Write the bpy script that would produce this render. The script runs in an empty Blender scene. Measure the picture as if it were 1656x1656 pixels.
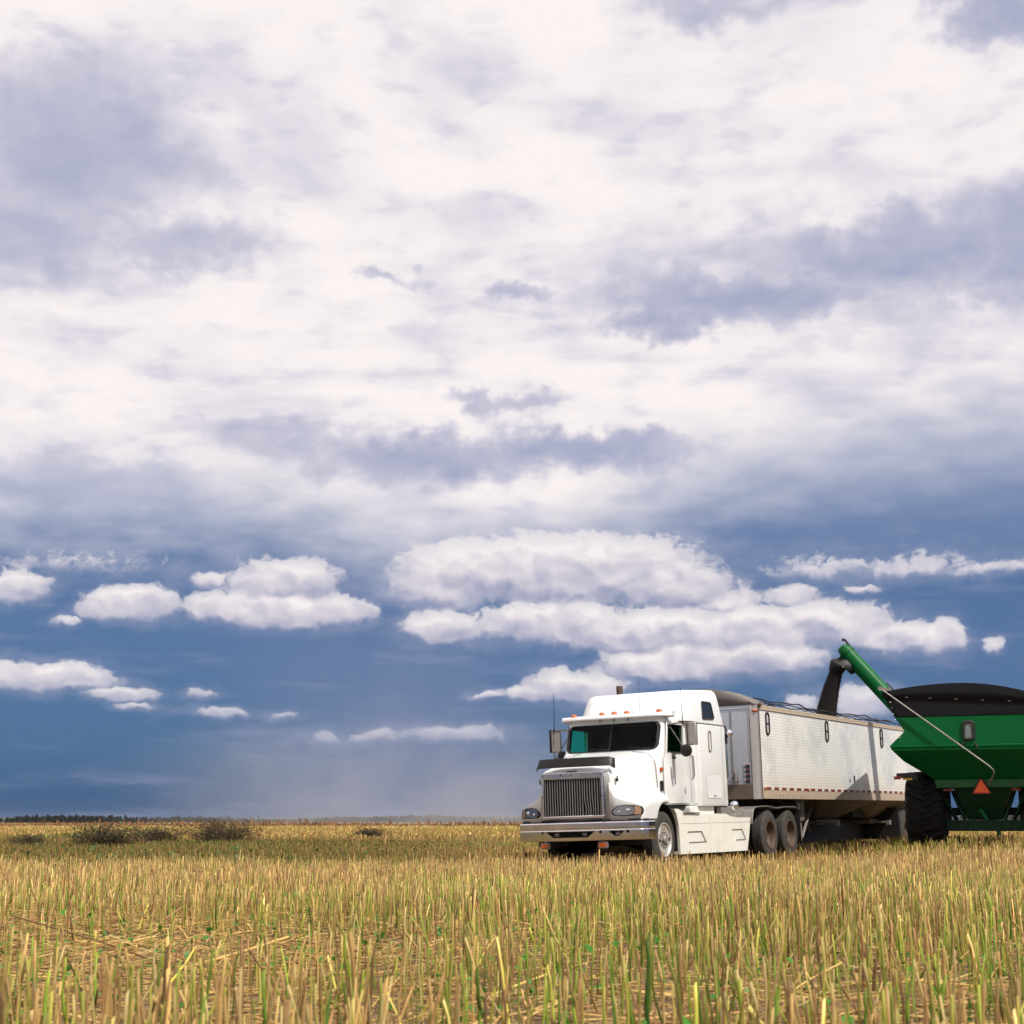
import bpy, bmesh, math, random
import numpy as np
from mathutils import Vector, Matrix
R = math.radians
sc = bpy.context.scene
COL = sc.collection
sin, cos, pi = math.sin, math.cos, math.pi

# ---------------------------------------------------------------- render settings
sc.render.engine = 'CYCLES'
sc.view_settings.view_transform = 'Standard'
sc.view_settings.look = 'None'
sc.view_settings.gamma = 1.0
sc.view_settings.exposure = 0.0
sc.cycles.use_adaptive_sampling = True
sc.cycles.adaptive_threshold = 0.02
sc.cycles.adaptive_min_samples = 8
sc.cycles.max_bounces = 6
sc.cycles.diffuse_bounces = 3
sc.cycles.glossy_bounces = 3
sc.cycles.transparent_max_bounces = 12
sc.cycles.volume_bounces = 0
sc.cycles.caustics_reflective = False
sc.cycles.caustics_refractive = False

# ---------------------------------------------------------------- camera
cam = bpy.data.cameras.new('camera')
camo = bpy.data.objects.new('camera', cam)
COL.objects.link(camo)
camo.location = (0, 0, 0.875)
camo.rotation_euler = (R(90 + 11.81), 0, 0)
cam.sensor_width = 36.0
cam.lens = 36.0 * 2400 / 1656
cam.clip_start = 0.05
cam.clip_end = 30000
cam.dof.use_dof = True
cam.dof.focus_distance = 26.0
cam.dof.aperture_fstop = 5.0
sc.camera = camo

# ---------------------------------------------------------------- sun
SUN = Vector((0.66, -0.75, 0.0)).normalized()
SEL = 52.0
sdir = Vector((SUN.x * cos(R(SEL)), SUN.y * cos(R(SEL)), sin(R(SEL))))
sl = bpy.data.lights.new('sun', 'SUN')
sl.energy = 4.7
sl.angle = R(0.53)
sl.color = (1.0, 0.93, 0.82)
slo = bpy.data.objects.new('sun', sl)
slo.rotation_euler = sdir.to_track_quat('Z', 'Y').to_euler()
slo.location = (20, -10, 30)
COL.objects.link(slo)

# ---------------------------------------------------------------- node maths
class G:
    """tiny expression layer over a node tree"""
    def __init__(s, nt): s.nt = nt
    def node(s, t, **kw):
        n = s.nt.nodes.new(t)
        for k, v in kw.items(): setattr(n, k, v)
        return n
    def put(s, sock, v):
        if isinstance(v, X): s.nt.links.new(v.o, sock)
        elif isinstance(v, bpy.types.NodeSocket): s.nt.links.new(v, sock)
        elif v is not None: sock.default_value = v
    def m(s, op, a, b=None, c=None, clamp=False):
        n = s.node('ShaderNodeMath', operation=op, use_clamp=clamp)
        s.put(n.inputs[0], a)
        if b is not None: s.put(n.inputs[1], b)
        if c is not None: s.put(n.inputs[2], c)
        return X(s, n.outputs[0])
    def comb(s, x, y, z=0.0):
        n = s.node('ShaderNodeCombineXYZ')
        for i, v in enumerate((x, y, z)): s.put(n.inputs[i], v)
        return X(s, n.outputs[0])
    def sep(s, v):
        n = s.node('ShaderNodeSeparateXYZ'); s.put(n.inputs[0], v)
        return [X(s, o) for o in n.outputs]
    def vm(s, op, a, b=None, out=0):
        n = s.node('ShaderNodeVectorMath', operation=op)
        s.put(n.inputs[0], a)
        if b is not None: s.put(n.inputs[1], b)
        return X(s, n.outputs['Value' if op in ('LENGTH', 'DOT_PRODUCT') else 'Vector'])
    def vma(s, a, b, c):
        n = s.node('ShaderNodeVectorMath', operation='MULTIPLY_ADD')
        s.put(n.inputs[0], a); s.put(n.inputs[1], b); s.put(n.inputs[2], c)
        return X(s, n.outputs[0])
    def noise(s, v, scale=1.0, detail=4.0, rough=0.5, col=False, dist=0.0):
        n = s.node('ShaderNodeTexNoise')
        if v is not None: s.put(n.inputs['Vector'], v)
        n.inputs['Scale'].default_value = scale
        n.inputs['Detail'].default_value = detail
        n.inputs['Roughness'].default_value = rough
        n.inputs['Distortion'].default_value = dist
        return X(s, n.outputs['Color' if col else 'Fac'])
    def ss(s, x, a, b):
        n = s.node('ShaderNodeMapRange', interpolation_type='SMOOTHSTEP')
        s.put(n.inputs[0], x); s.put(n.inputs[1], a); s.put(n.inputs[2], b)
        return X(s, n.outputs[0])
    def lin(s, x, a, b, c=0.0, d=1.0):
        n = s.node('ShaderNodeMapRange')
        s.put(n.inputs[0], x)
        for i, v in enumerate((a, b, c, d)): s.put(n.inputs[i + 1], v)
        return X(s, n.outputs[0])
    def mix(s, f, a, b, mode='MIX'):
        n = s.node('ShaderNodeMix', data_type='RGBA', blend_type=mode)
        s.put(n.inputs[0], f)
        for i, v in ((6, a), (7, b)):
            s.put(n.inputs[i], v if isinstance(v, X) else (*v[:3], 1))
        return X(s, n.outputs[2])
    def ramp(s, x, stops, interp='LINEAR'):
        n = s.node('ShaderNodeValToRGB'); s.put(n.inputs[0], x)
        cr = n.color_ramp; cr.interpolation = interp
        while len(cr.elements) < len(stops): cr.elements.new(0.5)
        for e, (p, c) in zip(cr.elements, stops):
            e.position = p; e.color = (*c[:3], 1)
        return X(s, n.outputs[0])
class X:
    def __init__(s, g, o): s.g = g; s.o = o
    def __add__(a, b): return a.g.m('ADD', a, b)
    def __radd__(a, b): return a.g.m('ADD', b, a)
    def __sub__(a, b): return a.g.m('SUBTRACT', a, b)
    def __rsub__(a, b): return a.g.m('SUBTRACT', b, a)
    def __mul__(a, b): return a.g.m('MULTIPLY', a, b)
    def __rmul__(a, b): return a.g.m('MULTIPLY', a, b)
    def __truediv__(a, b): return a.g.m('DIVIDE', a, b)
def srgb(r, g, b):
    f = lambda c: (c / 255 / 12.92) if c / 255 <= 0.04045 else ((c / 255 + 0.055) / 1.055) ** 2.4
    return (f(r), f(g), f(b))
# ---------------------------------------------------------------- sky and clouds (directions in degrees of azimuth / elevation)
CUM=[(0.05,9.48,4.58,1.43,1.3),(3.19,9.46,4.79,1.48,1.3),(6.18,8.83,2.61,0.99,1.1),(-2.73,9.11,2.17,1.43,1),(-2.59,7.33,1.80,0.71,1.1),(1.73,7.45,3.35,1.00,1.3),(5.55,7.06,3.54,1.06,1.3),(8.85,7.01,3.93,1.17,1.2),(11.87,7.18,2.95,1.05,1.1),(14.58,6.64,2.00,0.69,1),(16.36,6.59,0.99,0.64,1),(8.42,8.20,1.41,0.59,0.8),(10.76,8.38,1.27,0.47,0.8),(6.47,5.95,3.04,0.85,1.1),(4.34,5.83,1.07,0.71,1),(9.51,6.00,2.54,0.75,1.1),(2.19,5.08,1.71,0.71,1.2),(0.76,4.85,1.43,0.38,1),(-0.90,4.74,0.71,0.19,0.8),(3.26,4.94,1.18,0.66,1),(-18.69,8.46,1.18,0.77,1.3),(-16.79,7.25,0.57,0.27,0.8),(-14.45,8.03,1.77,0.78,1.3),(-15.67,7.71,0.90,0.50,1),(-8.81,8.89,2.25,1.08,1.2),(-11.62,8.89,0.65,0.42,0.8),(-9.25,7.87,3.43,0.77,1.3),(-7.01,7.87,1.71,0.64,1.1),(-11.23,7.90,1.40,0.65,1.1),(-17.06,5.16,2.31,0.59,1.2),(-18.69,5.22,1.51,0.58,1.1),(-14.72,4.65,1.34,0.32,1.1),(-14.25,4.25,0.72,0.16,0.7),(-11.19,4.00,1.10,0.21,0.8),(-11.79,4.71,0.59,0.21,0.5),(-8.89,4.03,0.74,0.12,0.4),(-7.12,3.03,0.70,0.30,0.5),(-4.91,3.20,0.82,0.33,0.7),(-2.08,3.28,1.94,0.33,0.9),(-5.84,3.15,0.47,0.16,0.5),(11.97,9.34,2.07,0.47,0.36),(15.40,9.37,2.66,0.46,0.40),(18.27,9.12,1.94,0.27,0.42),(13.36,8.69,0.68,0.21,0.6),(18.13,6.30,0.39,0.31,0.8),(13.11,4.22,1.43,0.78,1),(11.07,4.35,0.73,0.42,0.7),(-16.43,9.39,2.59,0.37,0.22)]
DARK=[(-17.60,24.6,5.2,3.2,.75),(-20,21.5,4.5,2.2,.7),(-13.5,21.6,3.2,1.2,.55),(15.8,21.0,6.0,1.6,.9),(10.0,19.9,6.0,1.25,.85),(20.5,20.9,3.5,2.2,.85),(13.0,20.6,7.5,2.2,.5),(6.5,19.1,3.0,.75,.8),(-3.6,13.8,5.6,1.0,.85),(3.0,14.2,4.6,.8,1.0),(-8.52,14.69,4.0,.6,.35),(-4.73,20.91,1.51,0.28,.4),(-0.69,16.0,2.4,0.5,.5),(20.62,29.1,3.0,1.0,.9),(8.4,30.5,3.0,0.7,.5),(-17,12.4,6,1.1,.5),(0.2,20.2,1.4,.35,.6)]
world = bpy.data.worlds.new('World'); sc.world = world
world.use_nodes = True
nt = world.node_tree; nt.nodes.clear(); g = G(nt)
dirv = g.node('ShaderNodeTexCoord').outputs['Generated']
dx, dy, dz = g.sep(dirv)
az = g.m('ARCTAN2', dx, dy) * 57.2958
el = g.m('ARCSINE', dz) * 57.2958
elc = g.m('MAXIMUM', el, 0.0)
P = g.comb(az, el)
# warps
w1 = g.vm('SUBTRACT', g.noise(P, 0.55, 3, 0.55, True), (0.5, 0.5, 0.5))
w2 = g.vm('SUBTRACT', g.noise(P, 2.0, 2, 0.5, True), (0.5, 0.5, 0.5))
Pw = g.vm('ADD', g.vm('ADD', P, g.vm('MULTIPLY', w1, (1.5, 0.8, 0))), g.vm('MULTIPLY', w2, (0.40, 0.30, 0)))
# --- clear air behind the clouds: Nishita + deep storm blue
sky = g.node('ShaderNodeTexSky', sky_type='NISHITA', sun_disc=False)
sky.sun_elevation = R(SEL)
sky.sun_rotation = math.atan2(sdir.x, sdir.y)
nish = g.vm('MULTIPLY', sky.outputs[0], (0.05, 0.075, 0.10))
low = g.ramp(g.lin(el, 0, 14), [(0.0, srgb(12, 58, 112)), (0.07, srgb(26, 74, 128)), (0.20, srgb(62, 95, 143)),
      (0.42, srgb(80, 106, 150)), (0.62, srgb(84, 109, 152)), (0.78, srgb(112, 130, 168)), (1.0, srgb(160, 168, 194))])
base = g.mix(0.15, low, X(g, nish.o))
# faint horizontal rain-cloud streaks
Ps = g.comb(az * 0.16, el * 1.1)
st = g.noise(Ps, 1.0, 5, 0.6)
base = g.mix(g.ss(st, 0.50, 0.78) * 0.55, base, srgb(142, 150, 184))
base = g.mix((1.0 - g.ss(st, 0.25, 0.47)) * g.ss(el, 5, 0) * 0.6, base, srgb(34, 78, 132))
# pale shaft of rain / dusty air, centre
shaft = g.ss(g.m('ABSOLUTE', az + 4.0 + el * 0.15), 8.5, 0.5) * g.ss(el, 11.5, 2) * g.lin(g.noise(g.comb(az * 0.5, el * 0.08), 1, 3), 0.3, 0.7, 0.5, 1.0)
base = g.mix(shaft * 0.42, base, srgb(150, 154, 182))
# --- high cloud deck, in the plane of the layer so it foreshortens towards the horizon
k = g.m('MAXIMUM', dz, 0.0) + 0.16
Q = g.comb(dx / k, dy / k)
qw = g.vm('SUBTRACT', g.noise(Q, 1.3, 2, 0.5, True), (0.5, 0.5, 0.5))
Qw = g.vm('ADD', Q, g.vm('MULTIPLY', qw, (0.35, 0.35, 0.0)))
n1 = g.noise(Qw, 1.7, 3, 0.5)
n2 = g.noise(Qw, 3.0, 5, 0.5)
n2b = g.noise(g.vm('ADD', Qw, (0.07, -0.04, 0)), 3.0, 3, 0.45)
n3 = g.noise(g.comb(az * 0.6, el * 1.3), 0.8, 4, 0.5)
rel = (n2b - n2) * 1.2
dsum = None
Pd = g.vm('ADD', P, g.vm('MULTIPLY', w1, (5.5, 2.6, 0)))
Pd = g.vm('ADD', Pd, g.vm('MULTIPLY', w2, (1.1, 0.6, 0)))
for (a, e, rx, ry, am) in DARK:
    v = g.vma(Pd, (1 / rx, 1 / ry, 0), (-a / rx, -e / ry, 0))
    q = g.m('MULTIPLY', g.ss(g.vm('LENGTH', v), 1.5, 0.1), am)
    dsum = q if dsum is None else g.m('MAXIMUM', dsum, q)
wide = g.ss(g.m('ABSOLUTE', az), 24.0, 60.0)          # away from the photographed part: noise alone
gray = dsum * g.lin(n2, 0.28, 0.62, 0.55, 1.15) + g.ss(n1, 0.50, 0.80) * (0.20 + wide * 0.25) + g.ss(n3, 0.48, 0.75) * 0.16
n4 = g.noise(g.vm('MULTIPLY', Qw, (1.0, 1.5, 1)), 8.0, 5, 0.58)
gray = gray + rel * 0.7 + (0.50 - n2) * 0.75 + (0.5 - n4) * (0.34 + dsum * 0.5) + 0.10
gray = g.m('MINIMUM', gray, 0.5) + g.m('MAXIMUM', gray - 0.5, 0.0) * 0.62
deck = g.ramp(gray, [(0.0, srgb(252, 244, 242)), (0.14, srgb(243, 236, 239)), (0.34, srgb(217, 213, 225)),
       (0.62, srgb(186, 187, 208)), (1.0, srgb(152, 163, 195))])
# lower edge of the deck: level on the left, a wedge rising to the right
edge = 12.3 + az * 0.035 + g.ss(az, 2.0, 20.0) * 1.6 - g.ss(g.m('ABSOLUTE', az + 1.2), 9.5, 0.5) * 2.3
edw = (n3 - 0.5) * 2.6 + (g.noise(g.comb(az * 0.35, el * 1.1), 1.0, 4, 0.5) - 0.5) * 2.4
dk = g.ss(el + edw - edge, -3.0, 1.6)
deck = g.mix((1.0 - g.ss(el + edw * 0.8 - edge, -0.8, 3.2)) * 0.75, deck, srgb(186, 190, 210))
skyc = g.mix(dk, base, deck)
# --- cumulus
dens = None; shp = None
for (a, e, rx, ry, am) in CUM:
    rx *= 1.10; ry *= 1.14
    v = g.vma(Pw, (1 / rx, 1 / ry, 0), (-a / rx, -e / ry, 0))
    vx, vy, _ = g.sep(v)
    r = g.vm('LENGTH', g.comb(vx, g.m('MAXIMUM', vy, vy * -1.35)))
    d = g.m('MULTIPLY_ADD', r, -am, am)
    if dens is None: dens, shp = d, vy
    else:
        mx = g.node('ShaderNodeMix', data_type='FLOAT')
        g.put(mx.inputs[0], g.lin(d - dens, -0.3, 0.3)); g.put(mx.inputs[2], shp); g.put(mx.inputs[3], vy)
        shp = X(g, mx.outputs[0]); dens = g.m('MAXIMUM', dens, d)
Pp = g.vm('MULTIPLY', Pw, (1.0, 1.35, 1))
p1 = g.noise(Pp, 1.6, 6, 0.52)
p0 = g.noise(Pp, 0.75, 1.5, 0.45)
p1b = g.noise(g.vm('ADD', Pp, (0.24, 0.40, 0)), 0.75, 1.5, 0.45)
pf = g.noise(Pp, 5.5, 4, 0.6)
body = dens + (p1 - 0.5) * 0.85 + (pf - 0.5) * g.lin(shp, -0.4, 0.8, 0.08, 0.36)
soft = g.lin(shp, -0.7, 0.5, 0.55, 0.20)
alpha = g.ss(body, -0.03, soft) * g.lin(dens, -0.1, 0.6, 0.40, 1.0) * g.lin(el, 2.2, 5.0, 0.62, 1.0)
lit = shp * 0.66 + 0.60 + (p0 - p1b) * 1.2 + (pf - 0.5) * 0.22 + (0.10 - g.ss(dens, 0.1, 0.9) * 0.12)
cl = g.ramp(lit, [(0.0, srgb(150, 155, 184)), (0.28, srgb(178, 178, 200)), (0.55, srgb(207, 203, 215)),
     (0.85, srgb(234, 226, 231)), (1.0, srgb(246, 239, 239))])
cl = g.mix(g.ss(el, 6.0, 2.0) * 0.5, cl, srgb(130, 146, 182))     # distance
veil = g.ss(dens + (n3 - 0.5) * 1.6 + (p1 - 0.5) * 0.5, -0.75, 0.75) * 0.42
skyc = g.mix(veil, skyc, srgb(178, 180, 203))
skyc = g.mix(alpha, skyc, cl)
# --- below the horizon the world only lights the underside of things
skyc = g.mix(g.ss(el, -0.3, -1.5), skyc, srgb(92, 84, 60))
bg = g.node('ShaderNodeBackground'); g.put(bg.inputs[0], skyc); bg.inputs[1].default_value = 1.0
out = g.node('ShaderNodeOutputWorld'); nt.links.new(bg.outputs[0], out.inputs[0])
world.cycles.sampling_method = 'MANUAL'
world.cycles.sample_map_resolution = 512
# ---------------------------------------------------------------- mesh building
class MB:
    def __init__(s): s.v = []; s.f = []
    def add(s, vs, fs):
        b = len(s.v); s.v.extend([tuple(v) for v in vs]); s.f.extend([tuple(i + b for i in f) for f in fs]); return s
    def box(s, x0, x1, y0, y1, z0, z1, M=None):
        vs = [Vector((x, y, z)) for x in (x0, x1) for y in (y0, y1) for z in (z0, z1)]
        if M: vs = [M @ v for v in vs]
        return s.add(vs, [(0, 1, 3, 2), (4, 6, 7, 5), (0, 4, 5, 1), (2, 3, 7, 6), (0, 2, 6, 4), (1, 5, 7, 3)])
    def loft(s, rings, closed=True, cap=True):
        n = len(rings[0]); vs = [p for r in rings for p in r]; fs = []
        for k in range(len(rings) - 1):
            for i in range(n if closed else n - 1):
                j = (i + 1) % n
                fs.append((k * n + i, k * n + j, (k + 1) * n + j, (k + 1) * n + i))
        if cap and closed:
            fs.append(tuple(range(n))[::-1]); fs.append(tuple((len(rings) - 1) * n + i for i in range(n)))
        return s.add(vs, fs)
    def tube(s, path, r, n=8, cap=True):
        path = [Vector(p) for p in path]; rings = []
        rr = r if isinstance(r, (list, tuple)) else [r] * len(path)
        up = None
        for i, p in enumerate(path):
            t = (path[min(i + 1, len(path) - 1)] - path[max(i - 1, 0)]).normalized()
            if up is None:
                up = Vector((0, 0, 1)) if abs(t.z) < 0.9 else Vector((1, 0, 0))
            a = t.cross(up).normalized(); b = a.cross(t).normalized(); up = b
            rings.append([p + (a * cos(2 * pi * k / n) + b * sin(2 * pi * k / n)) * rr[i] for k in range(n)])
        return s.loft(rings, True, cap)
    def lathe(s, prof, c=(0, 0, 0), axis='Y', n=40):
        """prof: (radius, position along the axis)"""
        rings = []
        for k in range(n):
            a = 2 * pi * k / n; ring = []
            for r, t in prof:
                if axis == 'Y': ring.append((c[0] + r * cos(a), c[1] + t, c[2] + r * sin(a)))
                elif axis == 'X': ring.append((c[0] + t, c[1] + r * cos(a), c[2] + r * sin(a)))
                else: ring.append((c[0] + r * cos(a), c[1] + r * sin(a), c[2] + t))
            rings.append(ring)
        rings.append(rings[0]); m = len(prof); vs = [p for r in rings[:-1] for p in r]; fs = []
        for k in range(n):
            k2 = (k + 1) % n
            for i in range(m - 1):
                fs.append((k * m + i, k2 * m + i, k2 * m + i + 1, k * m + i + 1))
        return s.add(vs, fs)
    def prism(s, poly, axis, a, b):
        def P(u, v, t):
            return {'X': (t, u, v), 'Y': (u, t, v), 'Z': (u, v, t)}[axis]
        return s.loft([[P(u, v, a) for u, v in poly], [P(u, v, b) for u, v in poly]], True, True)
    def sphere(s, c, r, n=12, sx=1, sy=1, sz=1):
        vs = []; fs = []
        for i in range(n + 1):
            t = pi * i / n
            for j in range(2 * n):
                p = pi * j / n
                vs.append((c[0] + r * sx * sin(t) * cos(p), c[1] + r * sy * sin(t) * sin(p), c[2] + r * sz * cos(t)))
        for i in range(n):
            for j in range(2 * n):
                j2 = (j + 1) % (2 * n)
                fs.append((i * 2 * n + j, (i + 1) * 2 * n + j, (i + 1) * 2 * n + j2, i * 2 * n + j2))
        return s.add(vs, fs)
    def build(s, name, mat, parent=None, bevel=0.0, smooth=32, seg=2, label=None):
        me = bpy.data.meshes.new(name)
        me.from_pydata(s.v, [], s.f)
        bm = bmesh.new(); bm.from_mesh(me)
        bmesh.ops.remove_doubles(bm, verts=bm.verts, dist=1e-5)
        bmesh.ops.dissolve_degenerate(bm, edges=bm.edges, dist=1e-6)
        bmesh.ops.recalc_face_normals(bm, faces=bm.faces)
        bm.to_mesh(me); bm.free()
        o = bpy.data.objects.new(name, me); COL.objects.link(o)
        if mat: me.materials.append(mat)
        if parent: o.parent = parent
        if bevel:
            md = o.modifiers.new('bevel', 'BEVEL'); md.width = bevel; md.segments = seg; md.limit_method = 'ANGLE'; md.angle_limit = R(35)
        me.polygons.foreach_set('use_smooth', [smooth > 0] * len(me.polygons))
        if smooth > 0: me.set_sharp_from_angle(angle=R(smooth))
        if label: o['label'] = label
        return o
def cut(o, cutter):
    """boolean the cutter's volume out of o and keep the plain result"""
    c = cutter.build('cutter', None, o.parent, smooth=0)
    m = o.modifiers.new('cut', 'BOOLEAN'); m.operation = 'DIFFERENCE'; m.object = c; m.solver = 'EXACT'
    bpy.context.view_layer.update()
    dg = bpy.context.evaluated_depsgraph_get()
    me = bpy.data.meshes.new_from_object(o.evaluated_get(dg))
    mats = list(o.data.materials)
    o.modifiers.clear(); o.data = me
    if not me.materials:
        for mm in mats: me.materials.append(mm)
    me.polygons.foreach_set('use_smooth', [True] * len(me.polygons)); me.set_sharp_from_angle(angle=R(28))
    bpy.data.objects.remove(c)
    return o
def thing(name, label, cat, group=None, M=None):
    o = bpy.data.objects.new(name, None); COL.objects.link(o)
    if M is not None: o.matrix_world = M
    o.empty_display_size = 0.3
    o['label'] = label; o['category'] = cat
    if group: o['group'] = group
    return o
def frame(loc, a, pitch, roll):
    """X points to the camera side along the vehicle, Y to its lit side, Z up"""
    back = Vector((sin(a) * cos(pitch), cos(a) * cos(pitch), sin(pitch)))
    left = Vector((cos(a) * cos(roll), -sin(a) * cos(roll), sin(roll)))
    left = (left - back * left.dot(back)).normalized()
    up = left.cross(back)
    if up.z < 0: up = -up
    M = Matrix.Identity(4)
    for i, c in enumerate((-back, left, up, Vector(loc))):
        for r in range(3): M[r][i] = c[r]
    return M
def rrect(cx, cy, hx, hy, r, n=5):
    pts = []
    for sx, sy, a0 in ((1, 1, 0), (-1, 1, 90), (-1, -1, 180), (1, -1, 270)):
        for k in range(n + 1):
            a = R(a0 + 90 * k / n); pts.append((cx + sx * (hx - r) + r * cos(a), cy + sy * (hy - r) + r * sin(a)))
    return pts
def catmull(P, n):
    out = []
    for i in range(len(P) - 1):
        p0, p1, p2, p3 = P[max(i - 1, 0)], P[i], P[i + 1], P[min(i + 2, len(P) - 1)]
        for k in range(n):
            t = k / n
            out.append(tuple(0.5 * (2 * b + (c - a) * t + (2 * a - 5 * b + 4 * c - d) * t * t + (3 * b - a - 3 * c + d) * t ** 3)
                             for a, b, c, d in zip(p0, p1, p2, p3)))
    out.append(tuple(P[-1])); return out
# ---------------------------------------------------------------- materials
def newmat(name):
    m = bpy.data.materials.new(name); m.use_nodes = True
    nt = m.node_tree; nt.nodes.clear(); g = G(nt)
    b = g.node('ShaderNodeBsdfPrincipled'); o = g.node('ShaderNodeOutputMaterial'); nt.links.new(b.outputs[0], o.inputs[0])
    return m, g, b
def pbr(name, col, rough=0.5, metal=0.0, dirt=0.0, dirtcol=(0.25, 0.19, 0.12), dscale=3.0, coat=0.0, bump=0.0, bscale=30, rvar=0.0, spec=0.5):
    m, g, b = newmat(name)
    tc = g.node('ShaderNodeTexCoord').outputs['Object']
    c = None
    if dirt:
        n = g.noise(tc, dscale, 6, 0.65); n2 = g.noise(g.vm('MULTIPLY', tc, (1, 1, 0.25)), dscale * 5, 5, 0.6)
        f = g.ss(n * 0.6 + n2 * 0.4, 0.42, 0.72) * dirt
        c = g.mix(f, col, dirtcol); g.put(b.inputs['Base Color'], c)
        g.put(b.inputs['Roughness'], g.m('ADD', f * 0.5, rough, clamp=True))
    else:
        b.inputs['Base Color'].default_value = (*col, 1)
        b.inputs['Roughness'].default_value = rough
        if rvar: g.put(b.inputs['Roughness'], g.lin(g.noise(tc, dscale, 5, 0.6), 0.3, 0.7, rough - rvar, rough + rvar))
    b.inputs['Metallic'].default_value = metal
    b.inputs['Coat Weight'].default_value = coat
    b.inputs['Specular IOR Level'].default_value = spec
    if bump:
        bn = g.node('ShaderNodeBump'); bn.inputs['Strength'].default_value = bump; bn.inputs['Distance'].default_value = 0.01
        g.put(bn.inputs['Height'], g.noise(tc, bscale, 5, 0.6)); g.nt.links.new(bn.outputs[0], b.inputs['Normal'])
    return m
def glass(name, tint, rough=0.02, ior=1.45):
    m, g, b = newmat(name); nt = g.nt
    nt.nodes.remove(b)
    t = g.node('ShaderNodeBsdfTransparent'); t.inputs[0].default_value = (*tint, 1)
    gl = g.node('ShaderNodeBsdfGlossy'); gl.inputs['Roughness'].default_value = rough; gl.inputs[0].default_value = (1, 1, 1, 1)
    lw = g.node('ShaderNodeLayerWeight'); lw.inputs[0].default_value = 0.5
    ff = g.m('MULTIPLY_ADD', g.m('POWER', X(g, lw.outputs['Facing']), 4.0), 0.5, (ior - 1) ** 2 / (ior + 1) ** 2)
    mx = g.node('ShaderNodeMixShader'); nt.links.new(ff.o, mx.inputs[0]); nt.links.new(t.outputs[0], mx.inputs[1]); nt.links.new(gl.outputs[0], mx.inputs[2])
    nt.links.new(mx.outputs[0], [n for n in nt.nodes if n.type == 'OUTPUT_MATERIAL'][0].inputs[0])
    return m
DUST = (0.33, 0.25, 0.16)
M_white = pbr('white_paint', (0.79, 0.81, 0.82), 0.28, 0, 0.15, (0.55, 0.50, 0.41), 1.8, coat=0.5)
M_cream = pbr('dusty_white_paint', (0.76, 0.76, 0.70), 0.42, 0, 0.38, (0.48, 0.42, 0.31), 1.6)
M_chrome = pbr('chrome', (0.80, 0.78, 0.77), 0.16, 1.0, 0.25, (0.30, 0.25, 0.2), 4)
M_bright = pbr('bright_chrome', (0.85, 0.86, 0.88), 0.06, 1.0)
M_alu = pbr('brushed_aluminium', (0.55, 0.53, 0.50), 0.38, 0.85, 0.5, (0.30, 0.25, 0.19), 3)
M_dullalu = pbr('dull_aluminium', (0.30, 0.28, 0.26), 0.55, 0.5, 0.6, (0.22, 0.18, 0.14), 3)
M_rubber = pbr('tyre_rubber', (0.035, 0.033, 0.031), 0.85, 0, 0.55, (0.14, 0.115, 0.09), 5, bump=0.3)
M_brubber = pbr('black_rubber', (0.012, 0.012, 0.013), 0.6)
M_black = pbr('black_steel', (0.012, 0.012, 0.012), 0.6, 0, 0.4, (0.05, 0.04, 0.03), 4)
M_void = pbr('radiator_black', (0.004, 0.004, 0.005), 0.8)
M_plastic = pbr('smoked_plastic', (0.014, 0.012, 0.012), 0.45, dirt=0.2, dirtcol=(0.04, 0.032, 0.03), spec=.3)
M_dteal = glass('dark_tinted_glass', (0.05, 0.34, 0.27), ior=1.3)
M_amber = pbr('amber_lens', (0.50, 0.10, 0.015), 0.25, coat=0.5)
M_red = pbr('red_lens', (0.38, 0.02, 0.015), 0.3)
M_redtape = pbr('red_reflective_tape', (0.17, 0.022, 0.02), 0.45, dirt=0.3, dirtcol=(0.2, 0.14, 0.1))
M_whitetape = pbr('white_reflective_tape', (0.66, 0.62, 0.58), 0.4)
M_rust = pbr('brown_rim_steel', (0.10, 0.065, 0.045), 0.6, 0.3, 0.5, (0.18, 0.125, 0.085), 6)
M_rim = pbr('white_wheel_steel', (0.62, 0.60, 0.56), 0.35, 0.5, 0.4, (0.3, 0.22, 0.14), 6)
M_wind = glass('windshield_glass', (0.66, 0.73, 0.78), ior=1.2)
M_teal = glass('tinted_side_glass', (0.07, 1.0, 0.72), ior=1.25)
M_dark = pbr('dark_window_glass', (0.010, 0.012, 0.014), 0.12, spec=0.35)
M_int = pbr('cab_interior', (0.004, 0.0045, 0.006), 0.95, spec=0.1)
M_seat = pbr('seat_cloth', (0.014, 0.014, 0.016), 0.95)
M_bar = pbr('grille_bar_metal', (0.34, 0.33, 0.34), 0.42, 0.4)
M_lens = pbr('headlight_lens', (0.22, 0.22, 0.22), 0.15, 0.6, coat=1.0)
M_orange = pbr('fluorescent_orange', (1.0, 0.15, 0.04), 0.6)
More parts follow.
